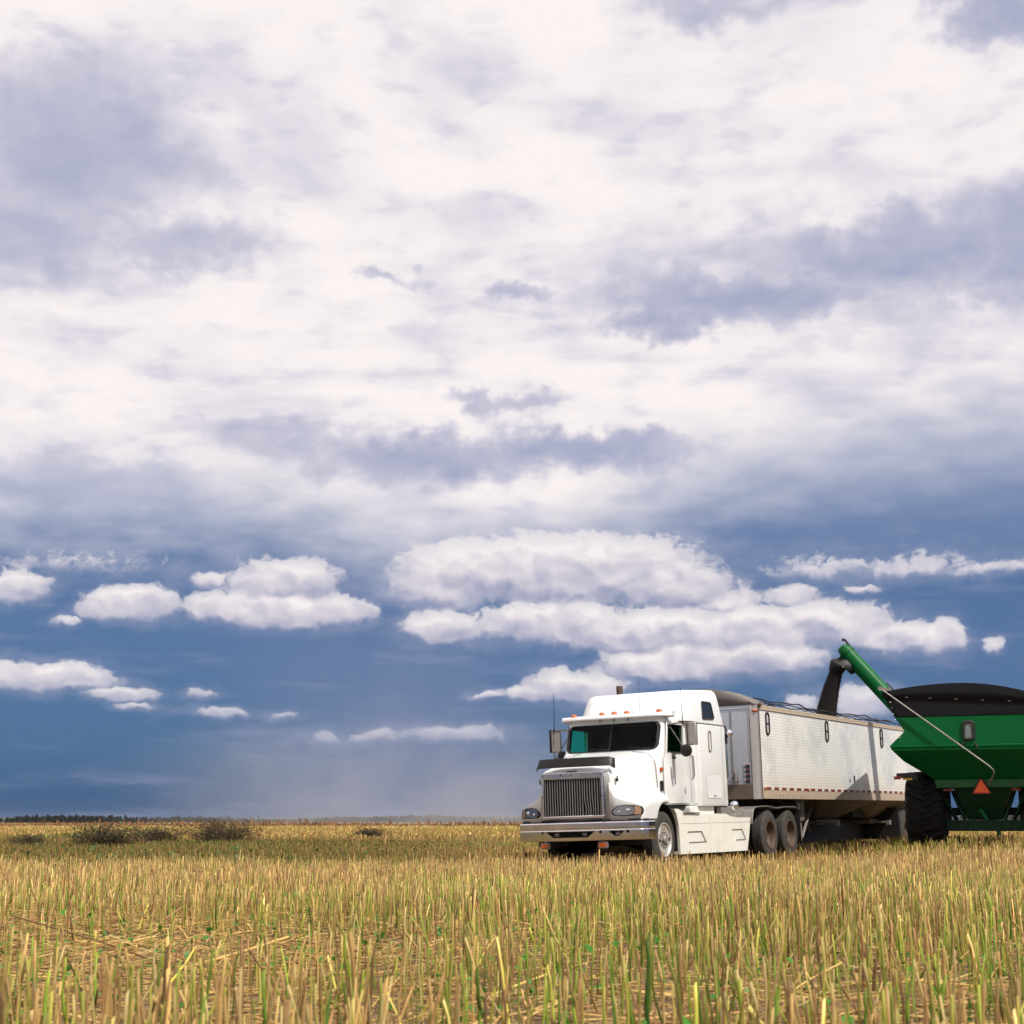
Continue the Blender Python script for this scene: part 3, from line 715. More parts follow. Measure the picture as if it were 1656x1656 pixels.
# ---------------------------------------------------------------- side skirts with steps, chassis, fenders
for s in (-1, 1):
    b = MB()
    side = [(-.30, 1.09), (-.40, 1.00), (-.485, .80), (-.51, .55), (-.52, .24), (-4.06, .22), (-4.20, .50), (-4.36, .90), (-3.55, .905), (-3.2, .935), (-2.95, .985), (-1.5, .995), (-.9, 1.0), (-.5, 1.09)]
    b.prism(side, 'Y', s * .62, s * 1.215)
    sk = b.build('side_skirt', M_cream, TR, smooth=25)
    for q in ([(-.92, .44), (-.90, .66), (-1.62, .66), (-1.86, .44)], [(-3.28, .44), (-3.26, .67), (-3.83, .67), (-4.02, .46)],
              [(-5, .80), (-5, .811), (-.60, .811), (-.60, .80)]):
        c = MB(); c.prism(q, 'Y', s * (1.19 if q[0][0] > -4 else 1.203), s * 1.3); cut(sk, c)
    for x0 in (-2.055, -2.975):
        c = MB(); c.box(x0 - .005, x0 + .005, min(s * 1.203, s * 1.3), max(s * 1.203, s * 1.3), .1, 1.1); cut(sk, c)
    md = sk.modifiers.new('b', 'BEVEL'); md.width = .012; md.segments = 2; md.limit_method = 'ANGLE'; md.angle_limit = R(50)
    for (x0, x1) in ((-1.83, -.95), (-3.99, -3.45)):
        b = MB(); b.box(x0, x1, s * 1.10, s * 1.222, .44, .462); b.build('step', M_alu, sk, bevel=.004)
    b = MB(); b.prism([(-.72, 1.01), (-1.52, 1.0), (-1.52, 1.022), (-.72, 1.032)], 'Y', s * 1.0, s * 1.25); b.build('step', M_alu, sk, bevel=.003)
    b = MB(); b.prism(rrect(-1.95, 1.06, .62, .09, .04, 3), 'Y', s * .7, s * 1.12); b.build('tank_box', M_cream, sk, bevel=.02)
    b = MB(); b.box(-3.05, -.3, s * .5, s * 1.0, 1.09, 1.15); b.build('cab_floor', M_black, TR)
    # rear fender: front plate, top, dropped rear lip
    b = MB()
    path = [(-4.40, .78), (-4.50, 1.04), (-4.62, 1.115), (-4.85, 1.135), (-5.3, 1.145), (-5.6, 1.14), (-5.85, 1.11), (-6.1, 1.10), (-6.4, 1.125), (-6.8, 1.13), (-7.2, 1.125), (-7.35, 1.10)]
    b.loft([[(x, s * .70, z), (x, s * 1.23, z), (x, s * 1.23, z - .022), (x, s * .70, z - .022)] for x, z in path])
    b.box(-7.33, -4.5, s * 1.215, s * 1.235, 1.06, 1.10) if False else None
    b.build('rear_fender', M_alu, TR, bevel=.004)
    b = MB(); b.prism([(-3.0, 1.13), (-3.0, .93), (-4.42, .93), (-4.50, 1.10), (-3.6, 1.12)], 'Y', s * .98, s * 1.0); b.build('chassis_cover', M_dullalu, TR)
    b = MB(); b.box(-4.1, -3.6, s * 1.02, s * 1.16, .92, .97); b.build('top_step', M_alu, TR, bevel=.01)
    b = MB(); b.box(-7.62, -7.60, s * .6, s * 1.2, .28, 1.05); b.build('mud_flap', M_brubber, TR)
b = MB()
for s in (-1, 1): b.box(-7.6, 1.2, s * .40 - .04, s * .40 + .04, .72, .98)
b.box(-7.6, -7.5, -.44, .44, .72, .98); b.box(-5.3, -2.9, -.42, .42, .5, .72); b.box(-3.0, .5, -.35, .35, .55, 1.1)
b.tube([(0, -1.0, .5), (0, 1.0, .5)], .07, 8)
for u in (-5.54, -6.88): b.tube([(u, -1.0, .53), (u, 1.0, .53)], .10, 10); b.sphere((u, 0, .55), .26, 8)
b.box(-6.8, -5.3, -.75, .75, 1.02, 1.10); b.lathe([(0, 0), (.45, 0), (.45, .10), (0, .13)], (-6.1, 0, 1.12), 'Z', 24)
b.build('chassis', M_black, TR, bevel=.01)

def wheel(root, x, yo, s, r=.525, w=.27, dual=False, front=False, z=None):
    """yo: y of the outer sidewall; s=+1 faces +Y"""
    z = r if z is None else z
    rr_ = .305
    hubc = MB()
    if front:
        hubc.lathe([(0, .075), (.065, .07), (.085, .05), (.09, 0), (.165, -.005), (.17, -.03), (0, -.03)], (0, 0, 0), 'Y', 24)
    else:
        hubc.lathe([(0, .03), (.10, .025), (.11, -.02), (.13, -.06), (.16, -.08), (0, -.08)], (0, 0, 0), 'Y', 24)
    for k in range(10):
        a = 2 * pi * k / 10
        yy = .0 if front else -.05
        hubc.lathe([(0, yy + .05), (.012, yy + .05), (.019, yy + .035), (.019, yy - .01), (0, yy - .01)], (.142 * cos(a), 0, .142 * sin(a)), 'Y', 6)
    off = -.035 if front else -.125
    def place(mb): return [(x + vx, yo + s * (vy + off), z + vz) for vx, vy, vz in mb.v]
    hubc.v = place(hubc)
    hub = hubc.build('wheel', M_rust if not front else M_dullalu, root)
    ty = MB()
    def tyre(c):
        pr = [(rr_ - .005, -.015), (rr_ + .03, 0), (rr_ + .09, .004), (r - .07, -.002), (r - .025, -.018), (r - .006, -.035)]
        t = pr + [(r - .004, -.06), (r - .014, -.062), (r - .014, -.07), (r, -.072), (r, -w / 2 + .01), (r - .012, -w / 2 + .008), (r - .012, -w / 2 - .008), (r, -w / 2 - .01), (r, -w + .072), (r - .014, -w + .07), (r - .014, -w + .062), (r - .004, -w + .06)]
        t += [(q, -w - d) for q, d in pr[::-1]]
        m_ = MB(); m_.lathe(t, (0, 0, 0), 'Y', 48)
        ty.add([(x + a, c + s * b_, z + d) for a, b_, d in m_.v], m_.f)
    tyre(yo)
    if dual: tyre(yo - s * (w + .05))
    ty.build('tyre', M_rubber, hub, smooth=35)
    rm = MB()
    if front: pr = [(rr_ + .015, -.005), (rr_ + .012, .008), (rr_ - .01, .006), (rr_ - .02, -.02), (rr_ - .035, -.035), (rr_ - .05, -.012), (.19, -.02), (.155, -.035), (0, -.035)]
    else: pr = [(rr_ + .015, -.005), (rr_ + .012, .006), (rr_ - .012, .004), (rr_ - .022, -.03), (rr_ - .03, -.05), (rr_ - .028, -.12), (rr_ - .06, -.17), (.2, -.19), (.15, -.175), (0, -.175)]
    rm.lathe(pr, (0, 0, 0), 'Y', 48)
    rm.v = [(x + a, yo + s * b_, z + d) for a, b_, d in rm.v]
    rim = rm.build('rim', M_rim if front else M_rust, hub, smooth=35)
    if front:
        for k in range(2):
            a = pi * k + 3.1
            hh = MB(); hh.lathe([(0, -.010), (.034, -.010), (.034, -.03), (0, -.03)], (.232 * cos(a), 0, .232 * sin(a)), 'Y', 14)
            hh.v = [(x + a_, yo + s * b_, z + d) for a_, b_, d in hh.v]
            hh.build('hand_hole', M_void, hub)
    return hub
for s in (-1, 1):
    wheel(TR, 0, s * 1.13, s, front=True)
    wheel(TR, -5.54, s * 1.21, s, dual=True); wheel(TR, -6.88, s * 1.21, s, dual=True)
# ================================================================ grain trailer
TL = thing('grain_trailer', 'long white grain hopper trailer with red reflector blocks, hitched behind the semi truck', 'trailer',
           M=frame((5.38, 32.63, 0.0), R(30.9), R(0.45), R(0.8)))
LEN = 13.8; WID = 2.6
def sheetmat():
    m, g, b = newmat('white_aluminium_sheet')
    tc = g.node('ShaderNodeTexCoord').outputs['Object']; x, y, z = g.sep(tc)
    fx = g.m('PINGPONG', x, 0.10); fz = g.m('PINGPONG', z, 0.0325)
    lx = g.ss(fx, 0.014, 0.004); lz = g.ss(fz, 0.0085, 0.002)
    line = g.m('MAXIMUM', lx * 0.7, lz)
    n = g.noise(tc, 0.9, 5, 0.6); nf = g.noise(tc, 14, 4, 0.6)
    worn = g.ss(n * 0.85 + nf * 0.15, 0.40, 0.68)
    c = g.mix(worn, (0.88, 0.88, 0.86), (0.84, 0.85, 0.85))
    dirt = g.ss(z + (n - 0.5) * 1.1 + (nf - .5) * .3, 2.15, 1.50) * 0.40
    c = g.mix(dirt, c, (0.50, 0.41, 0.28))
    g.put(b.inputs['Base Color'], g.mix(line * 0.38, c, (0.20, 0.19, 0.17)))
    g.put(b.inputs['Metallic'], g.lin(worn, 0, 1, 0.12, 0.28))
    g.put(b.inputs['Roughness'], g.m('ADD', g.lin(worn, 0, 1, 0.34, 0.20), dirt * 0.5))
    bp = g.node('ShaderNodeBump'); bp.inputs['Strength'].default_value = 0.4; bp.inputs['Distance'].default_value = 0.006
    g.put(bp.inputs['Height'], g.noise(g.vm('MULTIPLY', tc, (1, 1, 1.6)), 3.0, 3, .5) * 1.2 - line * 0.6); g.nt.links.new(bp.outputs[0], b.inputs['Normal'])
    return m
M_sheet = sheetmat()
M_rail = pbr('tan_weathered_rail', (0.52, 0.43, 0.33), 0.5, 0.25, 0.5, (0.30, 0.22, 0.14), 2.5)
M_post = pbr('corner_post_aluminium', (0.62, 0.60, 0.57), 0.30, 0.7, 0.4, (0.35, 0.28, 0.2), 2.5)
M_front = pbr('front_wall_aluminium', (0.55, 0.59, 0.66), 0.42, 0.4, 0.3, (0.34, 0.34, 0.34), 1.5)
M_brown = pbr('dusty_brown_steel', (0.16, 0.125, 0.10), 0.6, 0.3, 0.6, (0.24, 0.18, 0.13), 3)
M_tan = pbr('dusty_hopper_steel', (0.19, 0.155, 0.115), 0.55, 0.2, 0.6, (0.24, 0.18, 0.115), 2.5)
M_tarp = pbr('grey_tarp', (0.16, 0.145, 0.135), 0.75, bump=0.3, bscale=6)
M_dtarp = pbr('black_tarp', (0.007, 0.007, 0.009), 0.7, dirt=0.2, dirtcol=(.02, .018, .017), dscale=2, bump=0.25, bscale=4, spec=.2)
M_grain = pbr('dark_canola_seed', (0.009, 0.006, 0.006), 0.85, bump=0.6, bscale=60)
# side walls and far walls (thin shells, hollow box)
b = MB(); b.box(-LEN, -0.17, -0.03, 0.0, 1.58, 3.30); side = b.build('side_panel', M_sheet, TL)
b = MB(); b.box(-LEN, -0.17, -WID, -WID + 0.03, 1.58, 3.30); b.build('side_panel', M_sheet, TL)
b = MB(); b.box(-LEN - .03, -LEN, -WID, 0, 1.45, 3.38); b.build('rear_wall', M_front, TL)
for y0 in (0.0, -WID):
    s = 1 if y0 == 0 else -1
    a, c_ = sorted((y0 - s * .05, y0 + s * .012))
    b = MB(); b.box(-LEN, -0.14, a, c_, 3.302, 3.405); b.box(-LEN, -0.14, a - .0, c_ + (.012 if s > 0 else 0), 3.30, 3.318); b.build('top_rail', M_rail, TL, bevel=.008)
    b = MB(); b.box(-LEN + 2.2 if s < 0 else -LEN, -0.18, a, c_, 1.375, 1.578); b.build('bottom_rail', M_rail, TL, bevel=.006)
    b = MB(); b.loft([[(x, y0 - s * y, z) for x, y in [(-.155, .0), (-.10, .004), (-.05, .03), (-.015, .08), (-.0, .15), (-.03, .15), (-.03, .12), (-.10, .05), (-.155, .05)]] for z in (1.37, 3.42)])
    b.build('corner_post', M_post, TL, smooth=50)
    b = MB(); b.box(-.172, -.156, a, c_ - .002, 1.38, 3.40); b.build('corner_seal', M_black, TL)
    b = MB(); b.box(-.14, .004, y0 - s * .11 if s > 0 else y0, y0 if s > 0 else y0 - s * .11, 3.245, 3.295)
    b.v = [(x + (.004), y + s * .008, z) for x, y, z in b.v]; b.build('corner_marker', M_amber, TL, bevel=.02)
# rivet heads along the bottom rail
for row in (1.448, 1.412):
    for k in range(12):
        b = MB(); x0 = -0.80 - k * .185; b.box(x0 - .012, x0 + .012, .012, .016, row - .008, row + .008); b.build('rail_bolt', M_black, TL)
# reflector strip: red and white blocks, amber lamps
b = MB(); b.box(-LEN + .1, -.2, .012, .0155, 1.568, 1.622); tape = b.build('reflector_strip', M_whitetape, TL)
k = 0; x = -0.36
while x > -LEN + .5:
    b = MB(); b.box(x - .29, x, .0155, .018, 1.568, 1.622); b.build('red_block', M_redtape, tape); x -= .47
for x in (-.27, -3.0, -6.5, -10.3):
    b = MB(); b.box(x - .07, x + .05, .016, .034, 1.57, 1.618); b.build('side_lamp', M_amber, TL, bevel=.01)
# oval sight windows with a crossbar
for x in (-.63, -4.55, -8.93):
    loop = rrect(x, 3.015, .095, .235, .085, 5)
    b = MB(); b.prism(rrect(x, 3.015, .08, .22, .075, 5), 'Y', .0, .004); sw = b.build('sight_window', pbr('clear_sight_panel', (.55, .53, .56), .2), TL)
    b = MB(); L3 = [(p, .012, q) for p, q in loop]; b.tube(L3 + [L3[0]], .022, 6); b.build('rubber_ring', M_brubber, sw)
    b = MB(); b.box(x - .08, x + .08, .004, .016, 3.0, 3.03); b.build('crossbar', M_black, sw)
b = MB(); b.box(-6.52, -6.42, 0, .006, 1.82, 1.98); b.build('sticker', M_plastic, TL); b = MB(); b.box(-6.14, -6.08, 0, .006, 1.80, 1.90); b.build('sticker', M_plastic, TL)
# front wall
b = MB(); b.box(-.05, -.025, -WID + .15, -.15, 1.69, 3.32); fw = b.build('front_wall', M_front, TL)
b = MB(); b.box(-.05, -.005, -WID + .14, -.14, 1.37, 1.69); b.build('front_skirt', M_brown, TL, bevel=.005)
b = MB(); b.box(-.05, -.01, -WID + .14, -.14, 3.32, 3.40); b.build('front_header', M_front, TL, bevel=.005)
for y in (-.175, -.63, -1.3, -2.0, -2.42):                                # riveted seams, with their sawtooth shadow edge cut into the dark strip
    pts = []; nn = 34
    for k in range(nn):
        z = 1.72 + (3.30 - 1.72) * k / nn
        pts += [(y + .016, z), (y + .050, z + .012), (y + .016, z + .024)]
    b = MB(); b.prism([(y, 1.71)] + pts + [(y, 3.31)], 'X', -.024, -.016); b.build('riveted_seam_and_shadow', M_dullalu, fw)
b = MB(); b.box(-.024, -.012, -.345, -.195, 1.705, 2.13); pl = b.build('placard', pbr('white_placard', (.55, .55, .57), .5), TL)
for k in range(4):
    z = 1.71 + k * .104
    b = MB(); b.box(-.011, -.006, -.305, -.205, z, z + .078); b.build('dark_panel', pbr('placard_navy', (.03, .035, .06), .5), pl)
    b = MB(); b.box(-.011, -.006, -.305, -.205, z + .080, z + .092); b.build('red_band', M_red, pl)
    b = MB(); b.box(-.011, -.006, -.338, -.318, z + .02, z + .055); b.build('small_mark', M_black, pl)
b = MB()
b.tube([(.0, -.52, 1.98), (.05, -.52, 1.98), (.05, -.52, 1.75)], .025, 8); b.box(-.02, .05, -.57, -.47, 1.76, 1.86); b.sphere((.05, -.53, 1.93), .035, 6); b.tube([(.0, -.60, 1.9), (.04, -.60, 1.84)], .03, 8)
b.build('air_coupling', M_dullalu, TL)
# curved tarp cap at the front, bows and rolled tarp
def tz(y): return 3.41 + .40 * (1 - ((y + WID / 2) / (WID / 2)) ** 2)
b = MB(); N = 24
top = [(-2.59 + 2.58 * k / N) for k in range(N + 1)]
b.loft([[(.0, y, 3.40) for y in top], [(.004, y, lerp(3.40, tz(y), .8)) for y in top], [(-.03, y, tz(y)) for y in top], [(-.75, y, tz(y) + .005) for y in top]], closed=False, cap=False)
o = b.build('tarp_cap', M_tarp, TL, smooth=60); o.modifiers.new('t', 'SOLIDIFY').thickness = .006
rr = random.Random(2)
for k in range(9):
    x = -1.9 - k * 1.30
    pts = [(x + .02 * sin(q), y, tz(y) - .09 - .03 * (k % 2)) for q, y in enumerate([-2.58 + 2.56 * j / 14 for j in range(15)])]
    b = MB(); b.tube(pts, .013, 6); b.build('tarp_bow', M_black, TL)
b = MB(); pts = []
for j in range(60):
    x = -.7 - j * (LEN - 1.0) / 59
    pts.append((x, -.95 + .10 * sin(x * 1.1), tz(-.95) - .05 + .018 * sin(x * 2.4 + 1) - .03 * (1 - cos(x * 2 * pi / 1.3)) * .5))
b.tube(pts, .018, 6); b.build('ridge_rope', M_black, TL)
b = MB(); pts = []
for j in range(60):
    x = -.7 - j * (LEN - 1.0) / 59
    pts.append((x, -2.1 + .04 * sin(x), tz(-2.1) + .03 + .015 * sin(x * 2.2)))
b.tube(pts, [.085 + .012 * sin(j * 1.3) for j in range(60)], 10); b.build('rolled_tarp', M_dtarp, TL)
b = MB(); rows = []
for j in range(30):                                   # loose sheet still lying over the first bows
    x = -.7 - j * 3.6 / 29; w = lerp(0.25, 1.45, (j / 29) ** 0.7)
    rows.append([(x, -.05 - w - (2.35 - w) * q / 8 , tz(-.05 - w - (2.35 - w) * q / 8) - .02 - .05 * abs(sin(x * 2.4)) * (1 - q / 8)) for q in range(9)])
b.loft(rows, closed=False, cap=False); o = b.build('tarp_sheet', M_dtarp, TL, smooth=60); o.modifiers.new('t', 'SOLIDIFY').thickness = .005
b = MB(); b.tube([(-.15, .02, 3.33), (-.12, .05, 3.42), (-.2, .04, 3.46)], .018, 6); b.box(-.26, -.1, .012, .05, 3.38, 3.42); b.build('tarp_latch', M_rust, TL)
# floor slopes, hoppers and traps
def hopper(xc, hx0, hx1):
    b = MB(); b.loft([[(xc - hx0, -WID + .06, 1.40), (xc + hx0, -WID + .06, 1.40), (xc + hx0, -.06, 1.40), (xc - hx0, -.06, 1.40)],
                      [(xc - hx1, -1.75, .90), (xc + hx1, -1.75, .90), (xc + hx1, -.85, .90), (xc - hx1, -.85, .90)]])
    h = b.build('hopper', M_tan, TL, bevel=.01)
    b = MB(); b.box(xc - hx1 - .1, xc + hx1 + .1, -1.80, -.72, .78, .90); b.build('trap_door', M_tan, h, bevel=.01)
    b = MB(); b.tube([(xc + hx1, -.72, .84), (xc + hx1, -.25, .80)], .025, 6); b.box(xc + hx1 - .1, xc + hx1 + .05, -.30, -.20, .74, .86); b.build('trap_crank', M_dullalu, h)
hopper(-6.4, 2.2, .75); hopper(-10.5, 1.8, .6)
b = MB(); b.box(-LEN + .1, -.2, -WID + .05, -.05, 1.40, 1.46); b.box(-3.9, -.4, -1.9, -.7, 1.20, 1.40); b.build('floor', M_black, TL)
# king-pin beam and landing gear
for s, y in ((1, -.32), (-1, -2.28)):
    b = MB(); b.prism([(-2.95, 1.375), (-3.62, 1.375), (-3.50, .90), (-3.22, .88)], 'Y', y - .01, y + .02)
    lg = b.build('landing_gear', M_tan, TL, bevel=.004)
    b = MB(); b.box(-3.34, -3.30, y + .02, y + .05, .95, 1.33); b.box(-3.20, -3.10, y + .02, y + .03, 1.15, 1.30); b.build('bracket_rib', M_alu, lg)
    b = MB(); b.box(-3.42, -3.30, y - .14, y - .02, .42, 1.37); b.box(-3.40, -3.32, y - .12, y - .04, .18, .42); b.box(-3.50, -3.22, y - .22, y + .06, .15, .18); b.build('leg', M_dullalu, lg, bevel=.006)
    b = MB(); b.tube([(-4.35, y - .05, 1.36), (-3.45, y - .05, .50)], .035, 6); b.tube([(-4.5, y - .4, 1.2), (-5.0, y - .4, .60)], .03, 6); b.tube([(-4.6, y - .4, 1.22), (-5.25, y - .5, .68)], .03, 6); b.build('brace', M_dullalu, lg)
b = MB()
for y in (-.85, -1.75): b.box(-LEN, -8.6, y - .06, y + .06, .95, 1.40)
for x in (-11.0, -12.3): b.tube([(x, -2.4, .55), (x, -.2, .55)], .08, 8); b.box(x - .5, x + .5, -.95, -.75, .62, .95); b.box(x - .5, x + .5, -1.85, -1.65, .62, .95)
b.box(-10.3, -4.0, -1.9, -1.1, .34, .80); b.build('bogie_with_added_block', M_black, TL)  # long low box is added to block the bright field seen under the trailer
for y, s in ((-.06, 1), (-2.54, -1)):
    wheel(TL, -11.0, y, s, dual=True, z=.60); wheel(TL, -12.3, y, s, dual=True, z=.62)
b = MB(); b.box(-10.4, -10.38, -2.5, -.1, .35, 1.2); b.build('mud_flap', M_brubber, TL)
# ---------------------------------------------------------------- load and falling grain
def fbm2(x, y, s=0):
    v = 0; a = .5
    for o in range(4):
        v += a * (sin(x * 1.7 * 2 ** o + s + o * 1.3) * cos(y * 1.9 * 2 ** o - s * .7 + o)); a *= .5
    return v
b = MB(); rows = []
for i in range(61):
    x = -.3 - i * (LEN - .6) / 60
    rows.append([(x, y, 3.05 + .62 * math.exp(-(((x + 8.0) / 1.2) ** 2 + ((y + 1.15) / .75) ** 2)) + .03 * fbm2(x * 2, y * 2)) for y in [-2.55 + 2.5 * j / 16 for j in range(17)]])
b.loft(rows, closed=False, cap=False)
gl = b.build('grain_load', M_grain, None, smooth=60); gl.matrix_world = TL.matrix_world
gl['label'] = 'dark seed heaped inside the white trailer under the falling stream'; gl['category'] = 'grain'; gl['kind'] = 'stuff'
# ================================================================ green grain cart
GC = thing('grain_cart', 'big green grain cart with a black top and an orange warning triangle', 'grain cart',
           M=frame((10.156, 32.5, 0.2), R(20), R(0.5), 0))
GCi = GC.matrix_world.inverted()
M_green = pbr('green_paint', (0.000, 0.105, 0.024), 0.42, 0, 0.15, (0.006, 0.085, 0.028), 1.6, coat=0.0, spec=.18)
M_dgreen = pbr('dark_green_paint', (0.001, 0.035, 0.014), 0.5, 0, 0.35, (0.010, 0.022, 0.012), 3, spec=.3)
M_band = pbr('scuffed_green_paint', (0.002, 0.12, 0.03), 0.45, 0, 0.8, (0.05, 0.06, 0.035), 5)
M_bigtyre = pbr('black_tractor_tyre', (0.010, 0.010, 0.010), 0.85, 0, 0.3, (0.03, 0.025, 0.02), 4, spec=.25)
cy = -.08
def rect(x0, x1, h, z, zr=None):
    zr = z if zr is None else zr
    return [(x0, cy - h, z), (x0, cy + h, zr), (x1, cy + h, zr), (x1, cy - h, z)]
b = MB(); b.loft([rect(-.90, -4.5, .99, 1.60), rect(-.40, -4.95, 1.60, 2.00), rect(-.03, -5.3, 1.81, 2.235), rect(0, -5.35, 1.84, 2.30), rect(0, -5.35, 1.84, 2.345)])
b.build('hopper_lower', M_green, GC, bevel=.02, smooth=20)
b = MB(); b.loft([rect(-.002, -5.345, 1.835, 2.335), rect(-.002, -5.34, 1.51, 2.64), rect(0, -5.34, 1.71, 2.955)]); b.build('hopper_upper', M_green, GC, bevel=.015, smooth=20)
b = MB(); b.box(.0, .008, cy - 1.80, cy + 1.80, 2.225, 2.245); b.build('fold_line', M_green, GC)
b = MB(); b.loft([rect(-.90, -4.5, .97, 1.42), rect(-.885, -4.52, 1.0, 1.60)]); b.build('lower_band', M_band, GC, bevel=.01)
b = MB(); b.loft([rect(.012, -5.35, 1.715, 2.955), rect(.02, -5.35, 1.90, 3.40, 3.22), rect(.02, -5.35, 1.945, 3.50, 3.26)]); b.build('black_extension', M_dtarp, GC, bevel=.012, smooth=20)
# arched roll tarp
N = 28; rows = []
def tarpz(v):
    d = v + .45
    return 3.665 - (.064 if d < 0 else .105) * d * d
vs_ = [cy - 1.94 + 3.7 * k / N for k in range(N + 1)]
b = MB()
b.loft([[(.045, v, lerp(3.40, 3.20, k / N) - .02) for k, v in enumerate(vs_)], [(.05, v, lerp(lerp(3.40, 3.20, k / N), tarpz(v), .5)) for k, v in enumerate(vs_)], [(.035, v, tarpz(v)) for v in vs_]]
       + [[(x, v, tarpz(v) + .05 * sin(min(1, -x / 2.6) * pi / 2) - .015 * abs(sin(x * 2.2))) for v in vs_] for x in [-.05 - 5.2 * j / 24 for j in range(25)]], closed=False, cap=False)
o = b.build('roll_tarp', M_dtarp, GC, smooth=50); o.modifiers.new('t', 'SOLIDIFY').thickness = .01
for k, v in enumerate((-1.50, -1.0, -.45, .1, .65, 1.2)):
    b = MB(); b.box(.05, .062, v - .03, v + .03, 3.375 - k * .035, 3.388 - k * .035); b.build('tarp_clip', M_dullalu, GC)
for k in range(7):
    z = 3.30 - k * .13; y = lerp(cy - 1.78, cy - 1.62, k / 6)
    b = MB(); b.sphere((.03, y, z - .02), .014, 4); b.build('edge_bolt', M_alu, GC)
# sight window
b = MB(); b.prism(rrect(-.235, 2.63, .075, .155, .04, 4), 'X', .0, .02); w_ = b.build('sight_window', pbr('grey_window', (.16, .20, .19), .25, dirt=.6, dirtcol=(.3, .33, .32), dscale=9), GC)
b = MB(); L3 = [(.02, y, z) for y, z in rrect(-.235, 2.63, .105, .185, .06, 5)]; b.tube(L3 + [L3[0]], .034, 8); b.build('rubber_ring', M_brubber, w_)
for y0, y1 in ((-.36, -.41), (-.12, -.06)):
    b = MB(); b.tube([(.02, y0, 2.37), (.035, y1, 2.26)], .022, 6); b.build('rod_rest', M_black, GC)
# tarp crank rod
b = MB(); b.tube([(.10, -2.03, 3.57), (.11, -.41, 2.30), (.10, .15, 1.86), (.08, .225, 1.78), (.0, .24, 1.72), (-.3, .18, 1.62), (-.75, .07, 1.48)], .017, 8); cr = b.build('tarp_crank', M_dullalu, GC, smooth=60)
b = MB(); b.tube([(.0, -2.05, 3.58), (.14, -2.05, 3.58)], .05, 8); b.box(-.05, .1, -2.02, -1.84, 3.53, 3.60); b.build('crank_joint', M_dullalu, cr)
# warning triangle
def tri(x0, x1, h, cz, c=0.10):
    P = []
    A = [(-.082, cz + h * .667), (-.082 - h * .577, cz - h * .333), (-.082 + h * .577, cz - h * .333)]
    for i in range(3):
        p, q, r = Vector(A[i]), Vector(A[(i - 1) % 3]), Vector(A[(i + 1) % 3])
        P += [tuple(p + (q - p) * c), tuple(p + (r - p) * c)]
    return P
b = MB(); b.prism(tri(0, 0, .37, 1.40, .10), 'X', -.83, -.815); smv = b.build('warning_triangle', M_red, GC)
b = MB(); b.prism(tri(0, 0, .285, 1.405, .03), 'X', -.815, -.808); b.build('orange_face', M_orange, smv)
b = MB(); P = [(-.812, y, z) for y, z in tri(0, 0, .375, 1.40, .10)]; b.tube(P + [P[0]], .008, 5); b.build('edge_trim', M_plastic, smv)
for v in (-.80, .64):
    b = MB(); b.box(-.86, -.82, v - .10, v + .10, 1.345, 1.395); b.build('tail_lamp', pbr('dull_red_lamp', (.16, .01, .012), .4), GC, bevel=.01)
# lamp arms to both sides
for s in (-1, 1):
    def yy(v): return cy + s * (v - 0) 
    b = MB(); b.prism([(yy(1.30), 1.58), (yy(1.32), 1.73), (yy(1.45), 1.745), (yy(1.76), 1.735), (yy(1.76), 1.66), (yy(1.60), 1.62)], 'X', -.55, -.25); ar = b.build('lamp_arm', M_black, GC, bevel=.01)
    y0, y1 = sorted((yy(1.66), yy(1.80))); b = MB(); b.box(-.25, -.22, y0, y1, 1.60, 1.665); b.build('red_reflector', pbr('reflector_red', (.20, .02, .015), .3), ar)
    y0, y1 = sorted((yy(1.42), yy(1.62))); b = MB(); b.box(-.24, -.21, y0, y1, 1.585, 1.625); b.build('amber_reflector', pbr('reflector_amber', (.30, .17, .01), .3), ar)
    y0, y1 = sorted((yy(1.80), yy(1.815))); b = MB(); b.box(-.26, -.2, y0, y1, 1.59, 1.68); b.build('reflector_edge', M_alu, ar)
# chassis
b = MB(); b.box(-1.75, -1.45, cy - .86, cy + 1.6, .47, .71); b.box(-4.9, -1.4, cy - .55, cy - .38, .50, .70); b.box(-4.9, -1.4, cy + .38, cy + .55, .50, .70); b.box(-1.446, -1.44, .1, .35, .50, .53); b.build('axle_beam', M_dgreen, GC, bevel=.012)
b = MB(); b.loft([rect(-1.1, -4.1, .62, 1.44), rect(-1.5, -3.6, .36, .72)]); b.build('discharge_cone', M_dgreen, GC, bevel=.01)
for s in (-1, 1):
    b = MB(); b.tube([(-1.5, cy + s * .66, 1.36), (-1.5, cy + s * .42, .72)], .05, 6); b.tube([(-1.2, cy + s * .95, 1.42), (-1.6, cy + s * .62, .72)], .045, 6); b.build('brace', M_dgreen, GC)
b = MB(); b.loft([[(-1.25, cy - .12, .94), (-1.25, cy + .03, .72), (-1.25, cy + .10, .72), (-1.25, cy - .04, .96)], [(-1.3, cy - .12, .94), (-1.3, cy + .03, .72), (-1.3, cy + .10, .72), (-1.3, cy - .04, .96)]]); b.build('gate_rod', M_green, GC)
b = MB(); b.box(-8.6, -4.6, cy - .12, cy + .12, .50, .72); b.tube([(-8.6, cy, .6), (-8.6, cy, .1)], .06, 8); b.build('drawbar', M_dgreen, GC, bevel=.01)
